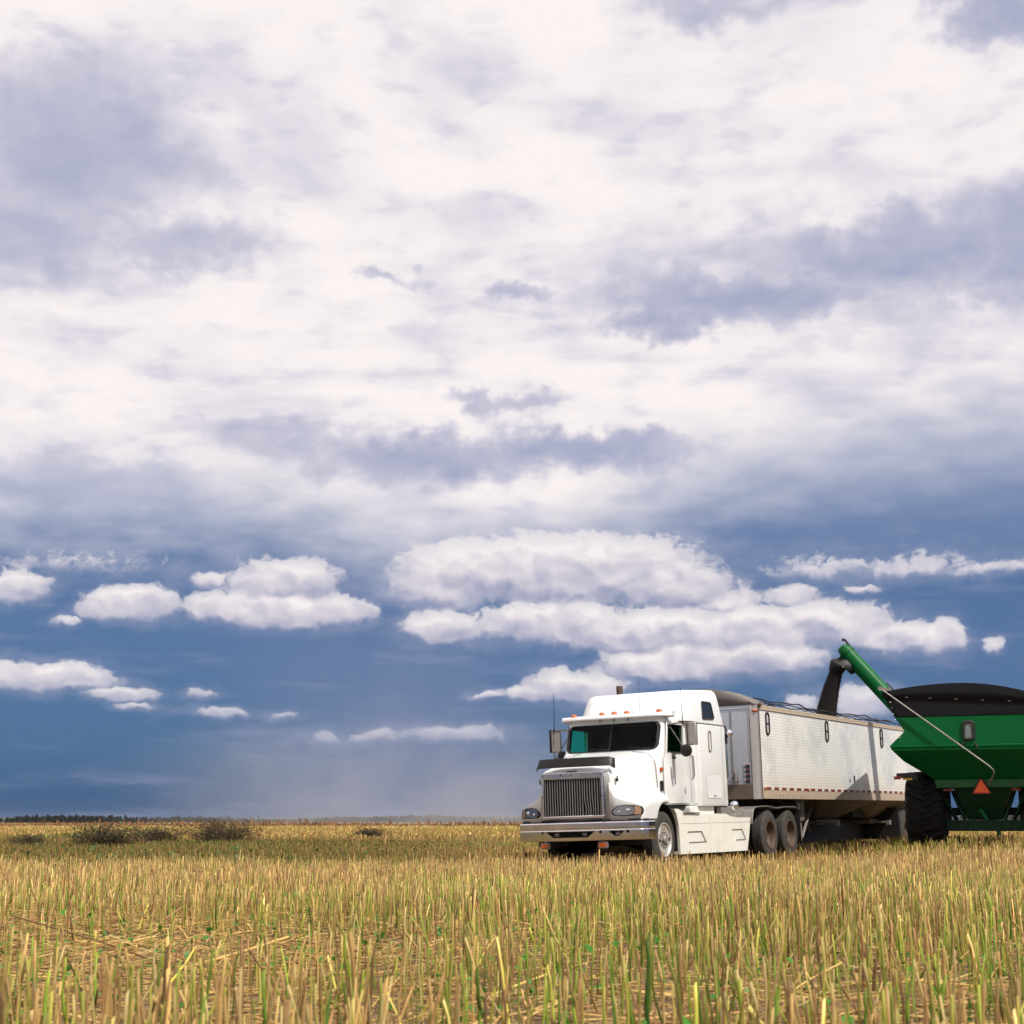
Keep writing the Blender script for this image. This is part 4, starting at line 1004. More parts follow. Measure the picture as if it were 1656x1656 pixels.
# big tractor-type tyres with chevron lugs
def bigwheel(yc, s):
    r = .90; w = .80; zc = .90; xc = -1.75
    hb_ = MB(); hb_.lathe([(0, .16), (.13, .16), (.15, .05), (.30, .02), (.30, -.02), (0, -.02)], (xc, yc, zc), 'Y', 24)
    hub = hb_.build('wheel', M_dgreen, GC)
    t = MB(); pr = [(.46, -w / 2 + .04), (.52, -w / 2 + .0), (.68, -w / 2 - .02), (.80, -w / 2 + .03), (.835, -w / 2 + .08), (.85, 0), (.835, w / 2 - .08), (.80, w / 2 - .03), (.68, w / 2 + .02), (.52, w / 2), (.46, w / 2 - .04)]
    t.lathe(pr, (xc, yc, zc), 'Y', 60)
    nl = 20
    for k in range(nl):
        for side_ in (-1, 1):
            a0 = 2 * pi * (k + (.5 if side_ > 0 else 0)) / nl
            pts = [(0.0 + side_ * -.03, 0.0), (side_ * .20, .10), (side_ * (w / 2 - .02), .20)]
            rings = []
            for (yy_, da) in pts:
                rb = .84 if abs(yy_) < .3 else .79; rt = r if abs(yy_) < .3 else r - .015
                hw = .035 / r * 1.2
                rings.append([(xc + q * cos(a0 + da + e), yc + yy_, zc + q * sin(a0 + da + e)) for q, e in ((rb - .02, -hw * 1.3), (rt, -hw * .8), (rt, hw * .8), (rb - .02, hw * 1.3))])
            t.loft(rings)
    t.build('tyre', M_bigtyre, hub, smooth=30)
    rm = MB(); rm.lathe([(.49, -w / 2 + .02), (.47, -w / 2 + .02), (.44, -w / 2 + .08), (.42, -w / 4), (.42, w / 4), (.44, w / 2 - .08), (.47, w / 2 - .02), (.49, w / 2 - .02)], (xc, yc, zc), 'Y', 40)
    rm.lathe([(.43, .02), (0, .02)], (xc, yc, zc), 'Y', 40); rm.build('rim', M_dgreen, hub)
bigwheel(cy - 1.27, -1); bigwheel(cy + 1.27, 1)
b = MB(); b.tube([(-1.75, cy - 1.2, .9), (-1.75, cy + 1.2, .9)], .09, 10); b.box(-1.9, -1.6, cy - .9, cy - .74, .5, 1.45); b.box(-1.9, -1.6, cy + .74, cy + .9, .5, 1.45); b.build('axle', M_black, GC)
# unloading auger, world points turned into the cart's own frame
A_ = GCi @ Vector((8.95, 39.6, 5.31)); B_ = GCi @ Vector((11.55, 38.2, 1.85))
ax = (B_ - A_).normalized()
b = MB(); b.tube([A_, B_], .205, 28); au = b.build('auger_tube', M_green, GC, smooth=40)
b = MB(); b.tube([A_ - ax * .03, A_ + ax * .05], .222, 28); b.tube([A_ + ax * 2.15, A_ + ax * 2.22], .225, 28); b.build('flange', M_green, au)
b = MB(); up = Vector((0, 0, 1)); sidev = ax.cross(up).normalized(); nrm = sidev.cross(ax).normalized()
if nrm.z < 0: nrm = -nrm
b.tube([A_ + nrm * .235 + ax * 1.3, A_ + nrm * .235 + ax * 3.6], .018, 6)
b.build('hydraulic_pipe', M_black, au)
b = MB(); b.tube([A_ + nrm * .16 + ax * .05, A_ + nrm * .20 - ax * .28, A_ + nrm * .16 - ax * .34], [.035, .03, .05], 8); b.build('end_bracket', M_black, au)
b = MB()
hA = A_ + ax * -.02
dn = GCi.to_3x3() @ Vector((-.35, .22, -1)).normalized()
# green end cap then rubber spout
c0 = [hA + nrm * .17 + sidev * q * .2 - ax * .0 for q in (-1, 1)]
cap = MB(); 
ring = lambda c, a_, b_, n_=10: [c + a_ * cos(2 * pi * k / n_) + b_ * sin(2 * pi * k / n_) for k in range(n_)]
cap.loft([ring(A_ + ax * .0, nrm * .20, sidev * .20), ring(A_ - ax * .16 + nrm * .01, nrm * .17, sidev * .19), ring(A_ - ax * .20 - nrm * .0, nrm * .12, sidev * .15)])
cap.build('end_cap', M_green, au, smooth=40)
perp = -nrm
sp = MB()
c_1 = A_ + ax * .28 + perp * .10; c_2 = A_ + ax * .22 + perp * .30; c_3 = GCi @ Vector((8.74, 39.66, 5.02)); c_4 = GCi @ Vector((8.64, 39.7, 4.80)); dn = (c_4 - c_3).normalized()
sp.loft([ring(c_1, ax * .29, sidev * .20, 14), ring(c_2, ax * .30, sidev * .21, 14), ring(c_3, (GCi.to_3x3() @ Vector((.75, -.4, -.55)).normalized()) * .25, sidev * .20, 14), ring(c_4, (GCi.to_3x3() @ Vector((.8, -.4, -.40)).normalized()) * .185, sidev * .19, 14)], cap=False)
o = sp.build('spout', M_brubber, au, smooth=50); o.modifiers.new('t', 'SOLIDIFY').thickness = .012
for q in ((.10, .38), (.26, .30)):
    bb = MB(); p = A_ + ax * q[0] + perp * q[1] + sidev * -.2
    # bolt on the side turned to the camera
    p2 = A_ + ax * q[0] + perp * q[1] + sidev * .2
    pc = p if (GC.matrix_world @ p - Vector((0, 0, .9))).length < (GC.matrix_world @ p2 - Vector((0, 0, .9))).length else p2
    bb.sphere(tuple(pc), .022, 5); bb.build('spout_bolt', M_alu, au)
# ---------------------------------------------------------------- falling stream
def W_(p): return GC.matrix_world @ p
top_c = W_(c_4 - dn * .12); bot_c = TL.matrix_world @ Vector((-8.0, -1.22, 3.45))
rng = np.random.default_rng(5)
b = MB(); rings = []
NS = 26
for i in range(NS + 1):
    t = i / NS
    c = top_c.lerp(bot_c, t) + Vector((-.02, .01, .05)) * sin(pi * t)
    rad = lerp(.17, .29, t)
    rings.append([(c.x + cos(2 * pi * k / 18) * rad * (1 + .03 * fbm2(k, i * .3, 3)), c.y + sin(2 * pi * k / 18) * rad * (1 + .03 * fbm2(k, i * .3, 8)), c.z) for k in range(18)])
b.loft(rings)
for i in range(5000):                                  # loose seeds round the column
    t = rng.random() ** .8
    c = top_c.lerp(bot_c, t) + Vector((-.02, .01, .05)) * sin(pi * t)
    a = rng.random() * 2 * pi; rad = lerp(.17, .29, t) * (.94 + abs(rng.normal()) * .10)
    p = c + Vector((cos(a) * rad, sin(a) * rad, 0)); s_ = .0035
    b.add([p + Vector((s_, 0, -s_)), p + Vector((-s_, s_, -s_)), p + Vector((-s_, -s_, -s_)), p + Vector((0, 0, s_ * 3))], [(0, 1, 2), (0, 1, 3), (1, 2, 3), (2, 0, 3)])
st_ = b.build('falling_grain', M_grain, None, smooth=0)
st_['label'] = 'dark column of seed pouring from the raised auger spout into the trailer'; st_['category'] = 'grain stream'; st_['kind'] = 'stuff'
HAZE = 1.6e-5
# ================================================================ ground, stubble, weeds, far woods
def sm_(x, a, b):
    t = np.clip((x - a) / (b - a), 0, 1); return t * t * (3 - 2 * t)
def vnoise(x, y, seed=0):
    xi = np.floor(x).astype(np.int64); yi = np.floor(y).astype(np.int64); xf = x - xi; yf = y - yi
    def h(i, j):
        n = (i * 374761393 + j * 668265263 + seed * 1442695041) & 0x7fffffff
        n = ((n ^ (n >> 13)) * 1274126177) & 0x7fffffff
        return ((n ^ (n >> 16)) & 0xffff) / 65535.0
    u = xf * xf * (3 - 2 * xf); v = yf * yf * (3 - 2 * yf)
    return (h(xi, yi) * (1 - u) + h(xi + 1, yi) * u) * (1 - v) + (h(xi, yi + 1) * (1 - u) + h(xi + 1, yi + 1) * u) * v
def fbm(x, y, seed=0, o=4):
    s = 0; a = .5
    for k in range(o): s = s + a * vnoise(x * 2 ** k, y * 2 ** k, seed + k); a *= .5
    return s
def terrain(x, y):
    z = 0.27 * sm_(x, 4.2, 11.0) * sm_(y, 12, 24) * (1 - .6 * sm_(y, 35, 46))
    z = z + (fbm(x * .35, y * .35, 3) - .47) * .05 * sm_(y, 60, 30)
    return z + (fbm(x * 3, y * 3, 9) - .47) * .035 * sm_(y, 30, 12)
def mesh_np(name, V, Fq, mat, attrs=None, smooth=True, k=4):
    """V (n,3); Fq (m,k) faces all with k corners"""
    me = bpy.data.meshes.new(name)
    me.vertices.add(len(V)); me.vertices.foreach_set('co', V.astype(np.float32).ravel())
    me.loops.add(Fq.size); me.loops.foreach_set('vertex_index', Fq.astype(np.int32).ravel())
    me.polygons.add(len(Fq)); me.polygons.foreach_set('loop_start', np.arange(0, Fq.size, k, dtype=np.int32))
    me.polygons.foreach_set('loop_total', np.full(len(Fq), k, dtype=np.int32))
    me.polygons.foreach_set('use_smooth', np.full(len(Fq), smooth))
    me.update(calc_edges=True)
    if attrs is not None:
        at = me.color_attributes.new('tone', 'FLOAT_COLOR', 'POINT')
        c = np.ones((len(V), 4), dtype=np.float32); c[:, :attrs.shape[1]] = attrs
        at.data.foreach_set('color', c.ravel())
    me.materials.append(mat)
    o = bpy.data.objects.new(name, me); COL.objects.link(o); return o
# --- ground sheet: fine near the camera, coarse to the horizon
xs = np.concatenate([[-9000, -3000, -1000, -400, -150, -70], np.linspace(-35, 35, 351), [70, 150, 400, 1000, 3000, 9000]])
ys = np.concatenate([[-300, -60, -10], np.linspace(0, 50, 251), np.linspace(55, 120, 14), [200, 400, 800, 1600, 4000, 14000]])
XX, YY = np.meshgrid(xs, ys); ZZ = terrain(XX, YY); ZZ[YY > 118] = 0
V = np.stack([XX.ravel(), YY.ravel(), ZZ.ravel()], 1); nx = len(xs)
ii, jj = np.meshgrid(np.arange(nx - 1), np.arange(len(ys) - 1)); a = (jj * nx + ii).ravel()
Fq = np.stack([a, a + 1, a + nx + 1, a + nx], 1)
def soilmat():
    m, g, b = newmat('stubble_soil')
    tc = g.node('ShaderNodeTexCoord').outputs['Object']
    x, y, z = g.sep(tc)
    n = g.noise(tc, 2.5, 6, .65); n2 = g.noise(tc, 22, 6, .7); n3 = g.noise(g.vm('MULTIPLY', tc, (1, .4, 1)), 90, 4, .7); big = g.noise(g.vm('MULTIPLY', tc, (.02, .05, 1)), 1, 4, .6)
    c = g.ramp(n2 * .6 + n3 * .4, [(.30, (.030, .018, .011)), (.42, (.11, .070, .040)), (.52, (.24, .165, .09)), (.64, (.42, .32, .18)), (.8, (.52, .42, .26))])
    c = g.mix(g.ss(n, .5, .7) * .5, c, (.06, .045, .028))
    far = g.ramp(g.noise(g.vm('MULTIPLY', tc, (.5, .12, 1)), 1.2, 6, .7), [(.3, (.20, .17, .05)), (.5, (.36, .26, .09)), (.7, (.44, .32, .12))])
    far = g.mix(g.ss(big, .48, .62) * .7, far, (.13, .16, .035))
    g.put(b.inputs['Base Color'], g.mix(g.ss(y, 30, 90), c, far)); b.inputs['Roughness'].default_value = .95
    b.inputs['Specular IOR Level'].default_value = .2
    bp = g.node('ShaderNodeBump'); bp.inputs['Strength'].default_value = 1.0; bp.inputs['Distance'].default_value = .04
    g.put(bp.inputs['Height'], n2 * .7 + n3 * .3); g.nt.links.new(bp.outputs[0], b.inputs['Normal'])
    return m
ground = mesh_np('ground', V, Fq, soilmat()); ground['kind'] = 'structure'
# --- stubble
def stalkmat():
    m, g, b = newmat('stubble_stalk'); nt = g.nt
    at = g.node('ShaderNodeAttribute', attribute_name='tone')
    k, v, t = g.sep(at.outputs['Vector'])
    tc = g.node('ShaderNodeTexCoord').outputs['Object']
    n = g.noise(g.vm('MULTIPLY', tc, (1, 1, .25)), 60, 3, .6)
    c = g.ramp(k + (n - .5) * .16, [(0.0, (.050, .026, .012)), (.12, (.19, .098, .044)), (.28, (.39, .235, .088)), (.44, (.53, .355, .120)), (.58, (.60, .455, .20)), (.68, (.42, .36, .075)), (.80, (.23, .30, .035)), (.92, (.11, .22, .025)), (1.0, (.03, .14, .010))])
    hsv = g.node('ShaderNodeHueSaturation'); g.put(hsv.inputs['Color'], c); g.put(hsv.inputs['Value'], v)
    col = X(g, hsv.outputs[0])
    g.put(b.inputs['Base Color'], col); b.inputs['Roughness'].default_value = .6; b.inputs['Specular IOR Level'].default_value = .25
    tr = g.node('ShaderNodeBsdfTranslucent'); g.put(tr.inputs[0], col)
    mx = g.node('ShaderNodeMixShader'); mx.inputs[0].default_value = .15
    out = [q for q in nt.nodes if q.type == 'OUTPUT_MATERIAL'][0]
    nt.links.new(b.outputs[0], mx.inputs[1]); nt.links.new(tr.outputs[0], mx.inputs[2]); nt.links.new(mx.outputs[0], out.inputs[0])
    return m
M_stalk = stalkmat()
rng = np.random.default_rng(11)
def scatter(d0, d1, dens, margin=3.0, x0=None, x1=None):
    W = (.352 * d1 + margin); A = 2 * W * (d1 - d0); n = int(A * dens)
    x = rng.uniform(-W, W, n); y = rng.uniform(d0, d1, n)
    k = np.abs(x) < .352 * y + margin
    return x[k], y[k]
# footprints of the wheels, where stalks are crushed
def inside(x, y, M, x0, x1, y0, y1):
    Mi = np.array(M.inverted()); u = Mi[0, 0] * x + Mi[0, 1] * y + Mi[0, 3]; v = Mi[1, 0] * x + Mi[1, 1] * y + Mi[1, 3]
    return (u > x0) & (u < x1) & (v > y0) & (v < y1)
def free(x, y):
    k = ~(inside(x, y, TR.matrix_world, -.45, .45, -1.25, 1.25)) & ~(inside(x, y, TR.matrix_world, -7.4, -5.0, .55, 1.3)) & ~(inside(x, y, TR.matrix_world, -7.4, -5.0, -1.3, -.55))
    k &= ~inside(x, y, GC.matrix_world, -2.5, -1.0, -1.85, -.85) & ~inside(x, y, TL.matrix_world, -12.2, -9.6, -2.6, 0)
    return k
def bare(x, y):
    """thin patches, strongest front left"""
    q = fbm(x * .45, y * .30, 21)
    patch = np.exp(-(((x + 2.1) / 1.7) ** 2 + ((y - 9.6) / 2.6) ** 2)) * .97 + np.exp(-(((x + 4.2) / 1.4) ** 2 + ((y - 12.5) / 1.8) ** 2)) * .5 + np.exp(-(((x - 1.5) / .7) ** 2 + ((y - 7.2) / .8) ** 2)) * .5 + np.exp(-(((x - 2.6) / .8) ** 2 + ((y - 8.2) / .7) ** 2)) * .4
    return np.clip(sm_(q, .56, .70) * .6 + patch, 0, .93)
def greenness(x, y):
    q = fbm(x * .22 + 5, y * .12, 31)
    gz = sm_(q, .44, .62)
    gz = gz + .85 * np.exp(-(((x - 5.2) / 3.4) ** 2 + ((y - 16.5) / 3.2) ** 2)) + .35 * np.exp(-(((x - 1.0) / 2.2) ** 2 + ((y - 9.5) / 2.0) ** 2))
    gz = gz + .75 * np.exp(-(((y - 47 - x * .5) / 10.0) ** 2)) * sm_(x, 3, -4) + .55 * np.exp(-((y - 29) / 6.) ** 2) * sm_(x, 1, -5)
    return np.clip(gz, 0, 1.3)
def stalks(name, x, y, hmean, rad, sides, segs, leansd, curv, label=None, hvar=.22):
    n = len(x); gz = greenness(x, y); bz = bare(x, y)
    h = hmean * (1 + rng.normal(0, hvar, n)) * (1 - .35 * bz); h = np.clip(h, hmean * .3, hmean * 1.65)
    th = rng.uniform(0, 2 * np.pi, n); le = np.abs(rng.normal(0, leansd, n)) + (rng.random(n) < .08) * rng.uniform(.3, 1.1, n)
    le = np.where(rng.random(n) < bz * .5, le + rng.uniform(0, 1.0, n), le)
    dxn, dyn = np.cos(th), np.sin(th)
    r = rad * np.exp(rng.normal(0, .33, n))
    base = np.stack([x, y, terrain(x, y) - .01], 1)
    t = np.linspace(0, 1, segs + 1)
    cx_ = rng.normal(0, curv, n); cphi = rng.uniform(0, 2 * np.pi, n); kink = rng.normal(0, curv * .5, (n, segs + 1))
    P = np.zeros((n, segs + 1, 3))
    up = 1 / np.sqrt(1 + le * le)
    for i, q in enumerate(t):
        P[:, i, 0] = base[:, 0] + h * q * le * up * dxn + h * cx_ * np.sin(q * np.pi) * np.cos(cphi) + h * kink[:, i] * .35
        P[:, i, 1] = base[:, 1] + h * q * le * up * dyn + h * cx_ * np.sin(q * np.pi) * np.sin(cphi)
        P[:, i, 2] = base[:, 2] + h * q * up
    ang = np.arange(sides) * 2 * np.pi / sides
    rot = rng.uniform(0, 6.28, n)
    V = np.zeros((n, segs + 1, sides, 3))
    for j, a in enumerate(ang):
        ca, sa = np.cos(a + rot), np.sin(a + rot)
        for i, q in enumerate(t):
            ri = r * (1.12 - .30 * q)
            V[:, i, j, 0] = P[:, i, 0] + ri * ca; V[:, i, j, 1] = P[:, i, 1] + ri * sa
            V[:, i, j, 2] = P[:, i, 2] + (ri * ca * 1.2 * (i == segs))     # slanted cut
    V = V.reshape(-1, 3)
    nb = (segs + 1) * sides; F = []
    bi = np.arange(n) * nb
    for i in range(segs):
        for j in range(sides):
            j2 = (j + 1) % sides
            if sides == 2 and j == 1: continue
            F.append(np.stack([bi + i * sides + j, bi + i * sides + j2, bi + (i + 1) * sides + j2, bi + (i + 1) * sides + j], 1))
    if sides == 4: F.append(np.stack([bi + segs * sides + j for j in range(4)], 1))
    if sides == 6: F.append(np.stack([bi + segs * sides + j for j in (0, 1, 2, 3)], 1)); F.append(np.stack([bi + segs * sides + j for j in (0, 3, 4, 5)], 1))
    F = np.concatenate(F)
    kind = rng.beta(2.4, 2.6, n) * .62 + .06
    gr = rng.random(n) < gz * .42 + .05
    kind = np.where(gr, rng.uniform(.66, .90, n), kind)
    kind = np.where(rng.random(n) < .012 + gz * .03, rng.uniform(.90, 1.0, n), kind)
    val = np.exp(rng.normal(-.06, .34, n)) * (1 - .42 * np.clip(sm_(y, 22, 34) * sm_(y, 80, 48) * sm_(x, 2.5, -4.5) * (.35 + 1.3 * fbm(x * .12, y * .10, 44)), 0, 1))  # random tone; shade over the left mid-field band is put into the colour
    A = np.zeros((n, segs + 1, sides, 3)); 
    for i, q in enumerate(t):
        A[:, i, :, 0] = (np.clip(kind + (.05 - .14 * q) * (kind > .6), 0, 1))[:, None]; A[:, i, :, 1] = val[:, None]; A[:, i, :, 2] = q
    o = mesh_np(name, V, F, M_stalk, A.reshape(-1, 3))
    o['kind'] = 'stuff'; o['category'] = 'stubble'
    if label: o['label'] = label
    return o
def thin(x, y, extra=0):
    k = (rng.random(len(x)) > bare(x, y)) & free(x, y); return x[k], y[k]
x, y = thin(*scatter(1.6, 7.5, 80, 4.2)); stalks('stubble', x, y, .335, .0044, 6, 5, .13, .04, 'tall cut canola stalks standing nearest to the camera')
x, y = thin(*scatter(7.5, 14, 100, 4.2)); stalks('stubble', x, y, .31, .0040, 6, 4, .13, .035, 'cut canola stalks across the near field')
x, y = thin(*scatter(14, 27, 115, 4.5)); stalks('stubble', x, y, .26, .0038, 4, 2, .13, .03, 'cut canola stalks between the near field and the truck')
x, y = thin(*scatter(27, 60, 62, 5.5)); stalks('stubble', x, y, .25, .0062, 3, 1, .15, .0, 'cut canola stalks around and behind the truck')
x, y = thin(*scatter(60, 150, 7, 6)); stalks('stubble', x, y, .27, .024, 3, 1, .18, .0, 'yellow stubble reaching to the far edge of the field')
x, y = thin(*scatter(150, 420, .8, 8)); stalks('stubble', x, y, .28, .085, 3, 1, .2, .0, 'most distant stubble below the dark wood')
# --- straw litter lying flat
def litter(d0, d1, dens, L, r, sides=4):
    x, y = scatter(d0, d1, dens, 3.8); k = rng.random(len(x)) < .35 + bare(x, y); k &= free(x, y); x, y = x[k], y[k]
    n = len(x); th = rng.normal(.35, .8, n); l = L * np.exp(rng.normal(0, .55, n)); r_ = r * np.exp(rng.normal(0, .3, n)); tilt = rng.normal(0, .12, n)
    d = np.stack([np.cos(th) * np.cos(tilt), np.sin(th) * np.cos(tilt), np.sin(tilt)], 1); s = np.stack([-np.sin(th), np.cos(th), 0 * th], 1); u = np.cross(d, s)
    z0 = terrain(x, y) + .012 + np.abs(tilt) * l * .45 + rng.exponential(.012, n); c = np.stack([x, y, z0], 1)
    bend = rng.normal(0, .06, n) * l
    V = np.zeros((n, 3, sides, 3))
    for i, q in enumerate((-.5, 0, .5)):
        for j in range(sides):
            a = 2 * np.pi * j / sides + .78
            V[:, i, j] = c + d * (l * q)[:, None] + s * (np.cos(a) * r_ + (bend if i == 1 else 0))[:, None] + u * (np.sin(a) * r_)[:, None]
    bi = np.arange(n) * 3 * sides; F = []
    for i in range(2):
        for j in range(sides): F.append(np.stack([bi + i * sides + j, bi + i * sides + (j + 1) % sides, bi + (i + 1) * sides + (j + 1) % sides, bi + (i + 1) * sides + j], 1))
    kind = rng.beta(2.2, 2.2, n) * .5 + .12; val = np.exp(rng.normal(0.05, .25, n))
    A = np.zeros((n, 3, sides, 3)); A[..., 0] = kind[:, None, None]; A[..., 1] = val[:, None, None]
    return V.reshape(-1, 3), np.concatenate(F), A.reshape(-1, 3)
parts = [litter(2.5, 9, 260, .06, .0016), litter(3, 16, 75, .22, .0046), litter(9, 24, 110, .12, .0026), litter(12, 30, 30, .22, .0045)]
off = 0; VV, FF, AA = [], [], []
for v_, f_, a_ in parts: VV.append(v_); FF.append(f_ + off); AA.append(a_); off += len(v_)
lo = mesh_np('straw_litter', np.concatenate(VV), np.concatenate(FF), M_stalk, np.concatenate(AA)); lo['kind'] = 'stuff'; lo['label'] = 'loose chopped straw lying on the soil between the stalks'; lo['category'] = 'straw'
# --- green volunteer leaves
def leafmat(name, c1, c2):
    m, g, b = newmat(name); nt = g.nt
    tc = g.node('ShaderNodeTexCoord').outputs['Object']
    c = g.mix(g.ss(g.noise(tc, 9, 3), .35, .65), c1, c2); g.put(b.inputs['Base Color'], c); b.inputs['Roughness'].default_value = .5
    tr = g.node('ShaderNodeBsdfTranslucent'); g.put(tr.inputs[0], c); mx = g.node('ShaderNodeMixShader'); mx.inputs[0].default_value = .35
    nt.links.new(b.outputs[0], mx.inputs[1]); nt.links.new(tr.outputs[0], mx.inputs[2]); nt.links.new(mx.outputs[0], [q for q in nt.nodes if q.type == 'OUTPUT_MATERIAL'][0].inputs[0])
    return m
M_leaf = leafmat('green_leaf', (.035, .20, .02), (.08, .30, .03)); M_wleaf = leafmat('dull_weed_leaf', (.035, .085, .015), (.09, .15, .03))
def leaves(x, y, z, size, mat, name):
    n = len(x); th = rng.uniform(0, 6.28, n); el_ = rng.uniform(-.2, 1.2, n); s = size * np.exp(rng.normal(0, .35, n))
    d = np.stack([np.cos(th) * np.cos(el_), np.sin(th) * np.cos(el_), np.sin(el_)], 1); w = np.stack([-np.sin(th), np.cos(th), rng.normal(0, .3, n)], 1); u = np.cross(d, w)
    tpl = np.array([(0, 0, 0), (.25, .28, .06), (.6, .36, .05), (1, .0, -.12), (.6, -.36, .05), (.25, -.28, .06), (.5, 0, -.04)])
    c = np.stack([x, y, z], 1)
    V = c[:, None] + s[:, None, None] * (tpl[None, :, 0, None] * d[:, None] + tpl[None, :, 1, None] * w[:, None] + tpl[None, :, 2, None] * u[:, None])
    bi = np.arange(n) * 7; F = np.concatenate([np.stack([bi + a, bi + b_, bi + c_, bi + 6], 1) for a, b_, c_ in ((0, 1, 2), (2, 3, 4), (4, 5, 0))])
    return V.reshape(-1, 3), F
x, y = scatter(3.5, 32, 9, 3.5); gz = greenness(x, y); k = (rng.random(len(x)) < .10 + gz * .55) & free(x, y); x, y = x[k], y[k]
rep = rng.integers(2, 5, len(x)); x = np.repeat(x, rep) + rng.normal(0, .025, rep.sum()); y = np.repeat(y, rep) + rng.normal(0, .025, rep.sum())
v_, f_ = leaves(x, y, terrain(x, y) + rng.uniform(.02, .17, len(x)), .034, M_leaf, '')
o = mesh_np('green_regrowth', v_, f_, M_leaf); o['kind'] = 'stuff'; o['label'] = 'small bright green leaves sprouting among the stalks'; o['category'] = 'weeds'
x, y = scatter(26, 75, 34, 3); gz = greenness(x, y); k = (rng.random(len(x)) < gz * .95) & (x < 3 + y * .02) & free(x, y); x, y = x[k], y[k]
v_, f_ = leaves(x, y, terrain(x, y) + rng.uniform(.05, .27, len(x)), .05, M_leaf, '')
o = mesh_np('green_regrowth', v_, f_, M_wleaf); o['kind'] = 'stuff'; o['label'] = 'dull green weeds in a band across the left of the field'; o['category'] = 'weeds'
# --- rusty brown weeds along the far edge
x = rng.uniform(-260, 330, 30000); y = rng.uniform(250, 420, 30000); hh = .50 * np.exp(rng.normal(0, .35, 30000)) * (.6 + .9 * vnoise(x * .05, y * .03, 4))
M_brush = pbr('rusty_dry_weeds', (.20, .095, .045), .9, dirt=.8, dirtcol=(.30, .19, .09), dscale=.15)
w = .16; th = rng.uniform(0, 3.14, len(x))
V = np.stack([np.stack([x - w * np.cos(th), y - w * np.sin(th), 0 * x], 1), np.stack([x + w * np.cos(th), y + w * np.sin(th), 0 * x], 1), np.stack([x + w * 1.5 * np.cos(th + .4), y + w * np.sin(th + .4), hh], 1), np.stack([x - w * .9 * np.cos(th - .4), y - w * np.sin(th - .4), hh * .8], 1)], 1)
bi = np.arange(len(x)) * 4
o = mesh_np('dry_weeds', V.reshape(-1, 3), np.stack([bi, bi + 1, bi + 2, bi + 3], 1), M_brush, smooth=False); o['kind'] = 'stuff'; o['label'] = 'rust brown dry weeds along the far edge of the field'; o['category'] = 'weeds'
# --- weed bushes, one thing each
M_stem = pbr('weed_stem', (.060, .040, .022), .9)
M_bleaf = leafmat('dark_weed_leaf', (.022, .050, .012), (.060, .095, .022))
def bush(name_label, px, py, W_b, H_b, seed, green=.5):
    r_ = random.Random(seed); z0 = float(terrain(np.array([px]), np.array([py]))[0])
    root = thing('weed_bush', name_label, 'weed', 'wiry weed bushes in the field', M=Matrix.Translation((px, py, z0)))
    b = MB(); lv = []
    for i in range(int(70 * W_b)):
        a = r_.uniform(0, 2 * pi); x0 = r_.gauss(0, W_b * .22); y0 = r_.gauss(0, W_b * .15)
        L = H_b * r_.uniform(.6, 1.15); sp = r_.uniform(.2, 1.1); pts = [(x0, y0, 0)]
        for k in range(1, 6):
            t = k / 5
            pts.append((x0 + cos(a) * sp * H_b * t ** 1.5 + r_.gauss(0, .025), y0 + sin(a) * sp * H_b * t ** 1.5 + r_.gauss(0, .025), L * (t - .28 * t * t * sp)))
        b.tube(pts, [.011, .010, .008, .006, .005, .004], 3, cap=False)
        for k in range(2, 6):
            p = Vector(pts[k])
            for _ in range(3):
                q = p + Vector((r_.gauss(0, .11), r_.gauss(0, .11), r_.gauss(.03, .07)))
                b.tube([p, q], .005, 3, cap=False)
                if r_.random() < green * (1.5 - k / 6): lv.append(q)
    b.build('stems', M_stem, root, smooth=0)
    if lv:
        P = np.array([tuple(q) for q in lv]); v_, f_ = leaves(P[:, 0], P[:, 1], np.maximum(P[:, 2], .02), .055, M_bleaf, ''); o = mesh_np('foliage', v_, f_, M_bleaf); o.parent = root
bush('dark bushy weed clump, the widest one left of the truck', -11.9, 44.5, 1.7, .85, 1, .9)
bush('brown wiry weed bush right of the widest dark clump', -10.3, 54.0, 2.2, 1.0, 2, .35)
bush('small dark weed tuft nearest the left edge of the picture', -15.0, 47.0, .9, .5, 3, .6)
bush('low wiry weed spreading between the two biggest bushes', -12.8, 54.5, 1.5, .75, 4, .4)
bush('thin brown weed bush standing far out, nearest the truck', -7.0, 75.0, 1.6, .55, 5, .3)
# --- round bale at the left edge
b = MB(); b.lathe([(0, -.6), (.70, -.6), (.75, -.55), (.75, .55), (.70, .6), (0, .6)], (0, 0, .72), 'X', 28)
o = b.build('straw_bale', pbr('bale_straw', (.50, .38, .18), .95, dirt=.6, dirtcol=(.3, .2, .08), dscale=3, bump=1, bscale=12), None); o.location = (-101.5, 295, 0)
o['label'] = 'round straw bale at the left edge below the dark trees'; o['category'] = 'bale'
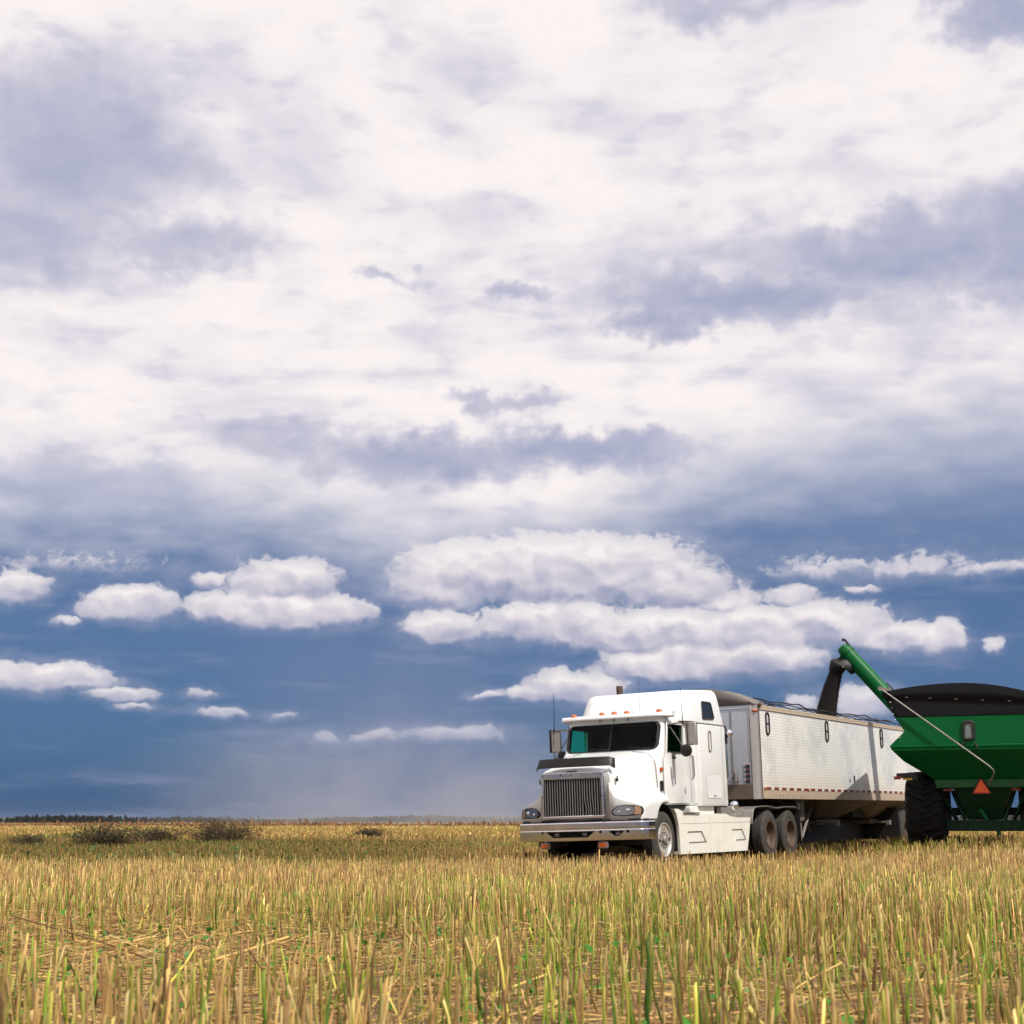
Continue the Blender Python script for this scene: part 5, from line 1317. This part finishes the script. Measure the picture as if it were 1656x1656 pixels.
# --- far wood: crowns built of many small leaf clumps over trunks
def wood(name, label, x0, x1, y0, y1, n, h, mat, seed):
    r = np.random.default_rng(seed); VV, FF = [], []
    cx_ = r.uniform(x0, x1, n); cyy = r.uniform(y0, y1, n); hh = h * (.55 + .65 * vnoise(cx_ * .012, cyy * 0, seed)) * np.exp(r.normal(0, .14, n)); m_ = 70
    a = r.uniform(0, 6.28, (n, m_)); q = r.uniform(0, 1, (n, m_)); rad = hh[:, None] * .30 * np.sqrt(r.uniform(0, 1, (n, m_))) * (1.15 - q * .85)
    C = np.stack([cx_[:, None] + rad * np.cos(a), cyy[:, None] + rad * np.sin(a), hh[:, None] * (.12 + .88 * q)], 2).reshape(-1, 3)
    s = (np.repeat(hh, m_) * .085)[:, None]; d1 = r.normal(size=C.shape); d1 /= np.linalg.norm(d1, axis=1)[:, None]; d2 = np.cross(d1, r.normal(size=C.shape)); d2 /= np.linalg.norm(d2, axis=1)[:, None]
    V = np.stack([C + d1 * s, C + d2 * s * .8, C - d1 * s, C - d2 * s * .8], 1).reshape(-1, 3); bi = np.arange(len(C)) * 4
    o = mesh_np(name, V, np.stack([bi, bi + 1, bi + 2, bi + 3], 1), mat, smooth=False); o['kind'] = 'stuff'; o['label'] = label; o['category'] = 'wood'
M_wood = pbr('dark_spruce_foliage', (.016, .020, .014), .9); M_wood2 = pbr('autumn_wood_foliage', (.06, .055, .03), .9)
wood('far_wood', 'dark conifer wood on the horizon at the far left', -560, -285, 1100, 1220, 900, 4.4, M_wood, 1)
wood('far_wood', 'lower brownish wood on the horizon left of the dust', -440, 250, 1500, 1650, 1700, 5.6, M_wood2, 2)
wood('far_wood', 'grey green wood on the horizon directly left of the truck', -40, 330, 1250, 1330, 500, 6.0, M_wood2, 7)
wood('far_wood', 'distant wood behind the truck and cart', 300, 900, 1400, 1500, 700, 8.0, M_wood2, 8)
# --- low forested ridge beyond
b = MB(); rows = []
for k in range(121):
    x = -6500 + 13000 * k / 120
    hz = 34 + 10 * sin(x * .0011 + 1) + 5 * sin(x * .0037)
    rows.append([(x, 8600, -2), (x, 8900, hz * .6), (x, 9500, hz), (x, 11000, hz * .9), (x, 12500, -2)])
b.loft(rows, closed=False, cap=False); o = b.build('hills', pbr('ridge_forest', (.030, .042, .024), 1.0, dirt=.5, dirtcol=(.05, .05, .03), dscale=.002), None, smooth=60); o['kind'] = 'structure'
# --- dust cloud hanging over the field behind the truck
def dustmat():
    m = bpy.data.materials.new('field_dust'); m.use_nodes = True; nt = m.node_tree; nt.nodes.clear(); g = G(nt)
    tc = g.node('ShaderNodeTexCoord').outputs['Object']; x, y, z = g.sep(tc)
    r = g.vm('LENGTH', g.vm('MULTIPLY', tc, (1, 1, 1)))
    n = g.noise(g.vm('ADD', g.vm('MULTIPLY', tc, (2.2, 1.0, .9)), (3.1, 0, 0)), 1.6, 4, .6)
    fall = g.ss(r, 1.0, .25) * g.ss(z, 1.0, -.1)
    d = g.m('MAXIMUM', (n - .33) * 2.2, 0.0) * fall * 0.016
    pv = g.node('ShaderNodeVolumePrincipled'); pv.inputs['Color'].default_value = (.92, .88, .88, 1); g.put(pv.inputs['Density'], d); pv.inputs['Anisotropy'].default_value = .1
    out = g.node('ShaderNodeOutputMaterial'); nt.links.new(pv.outputs[0], out.inputs['Volume'])
    return m
b = MB(); b.sphere((0, 0, 0), 1.0, 16)
o = b.build('dust_cloud', dustmat(), None, smooth=60); o.location = (-18, 340, 8); o.scale = (85, 60, 28)
o['label'] = 'pale dust plume drifting over the field left of the truck'; o['category'] = 'dust'; o['kind'] = 'stuff'
# --- the air itself: one closed box round the camera and the whole scene
m = bpy.data.materials.new('clear_air'); m.use_nodes = True; nt_ = m.node_tree; nt_.nodes.clear(); g = G(nt_)
pv = g.node('ShaderNodeVolumePrincipled'); pv.inputs['Color'].default_value = (.72, .84, 1.0, 1); pv.inputs['Density'].default_value = HAZE; pv.inputs['Anisotropy'].default_value = .0
nt_.links.new(pv.outputs[0], g.node('ShaderNodeOutputMaterial').inputs['Volume'])
b = MB(); b.box(-9100, 9100, -400, 14100, -3.5, 64); o = b.build('haze', m, None, smooth=0); o['kind'] = 'stuff'
o['label'] = 'thin blue air that fades the ridge on the horizon'; o['category'] = 'haze'
print('verts', sum(len(o.data.vertices) for o in sc.objects if o.type == 'MESH'))
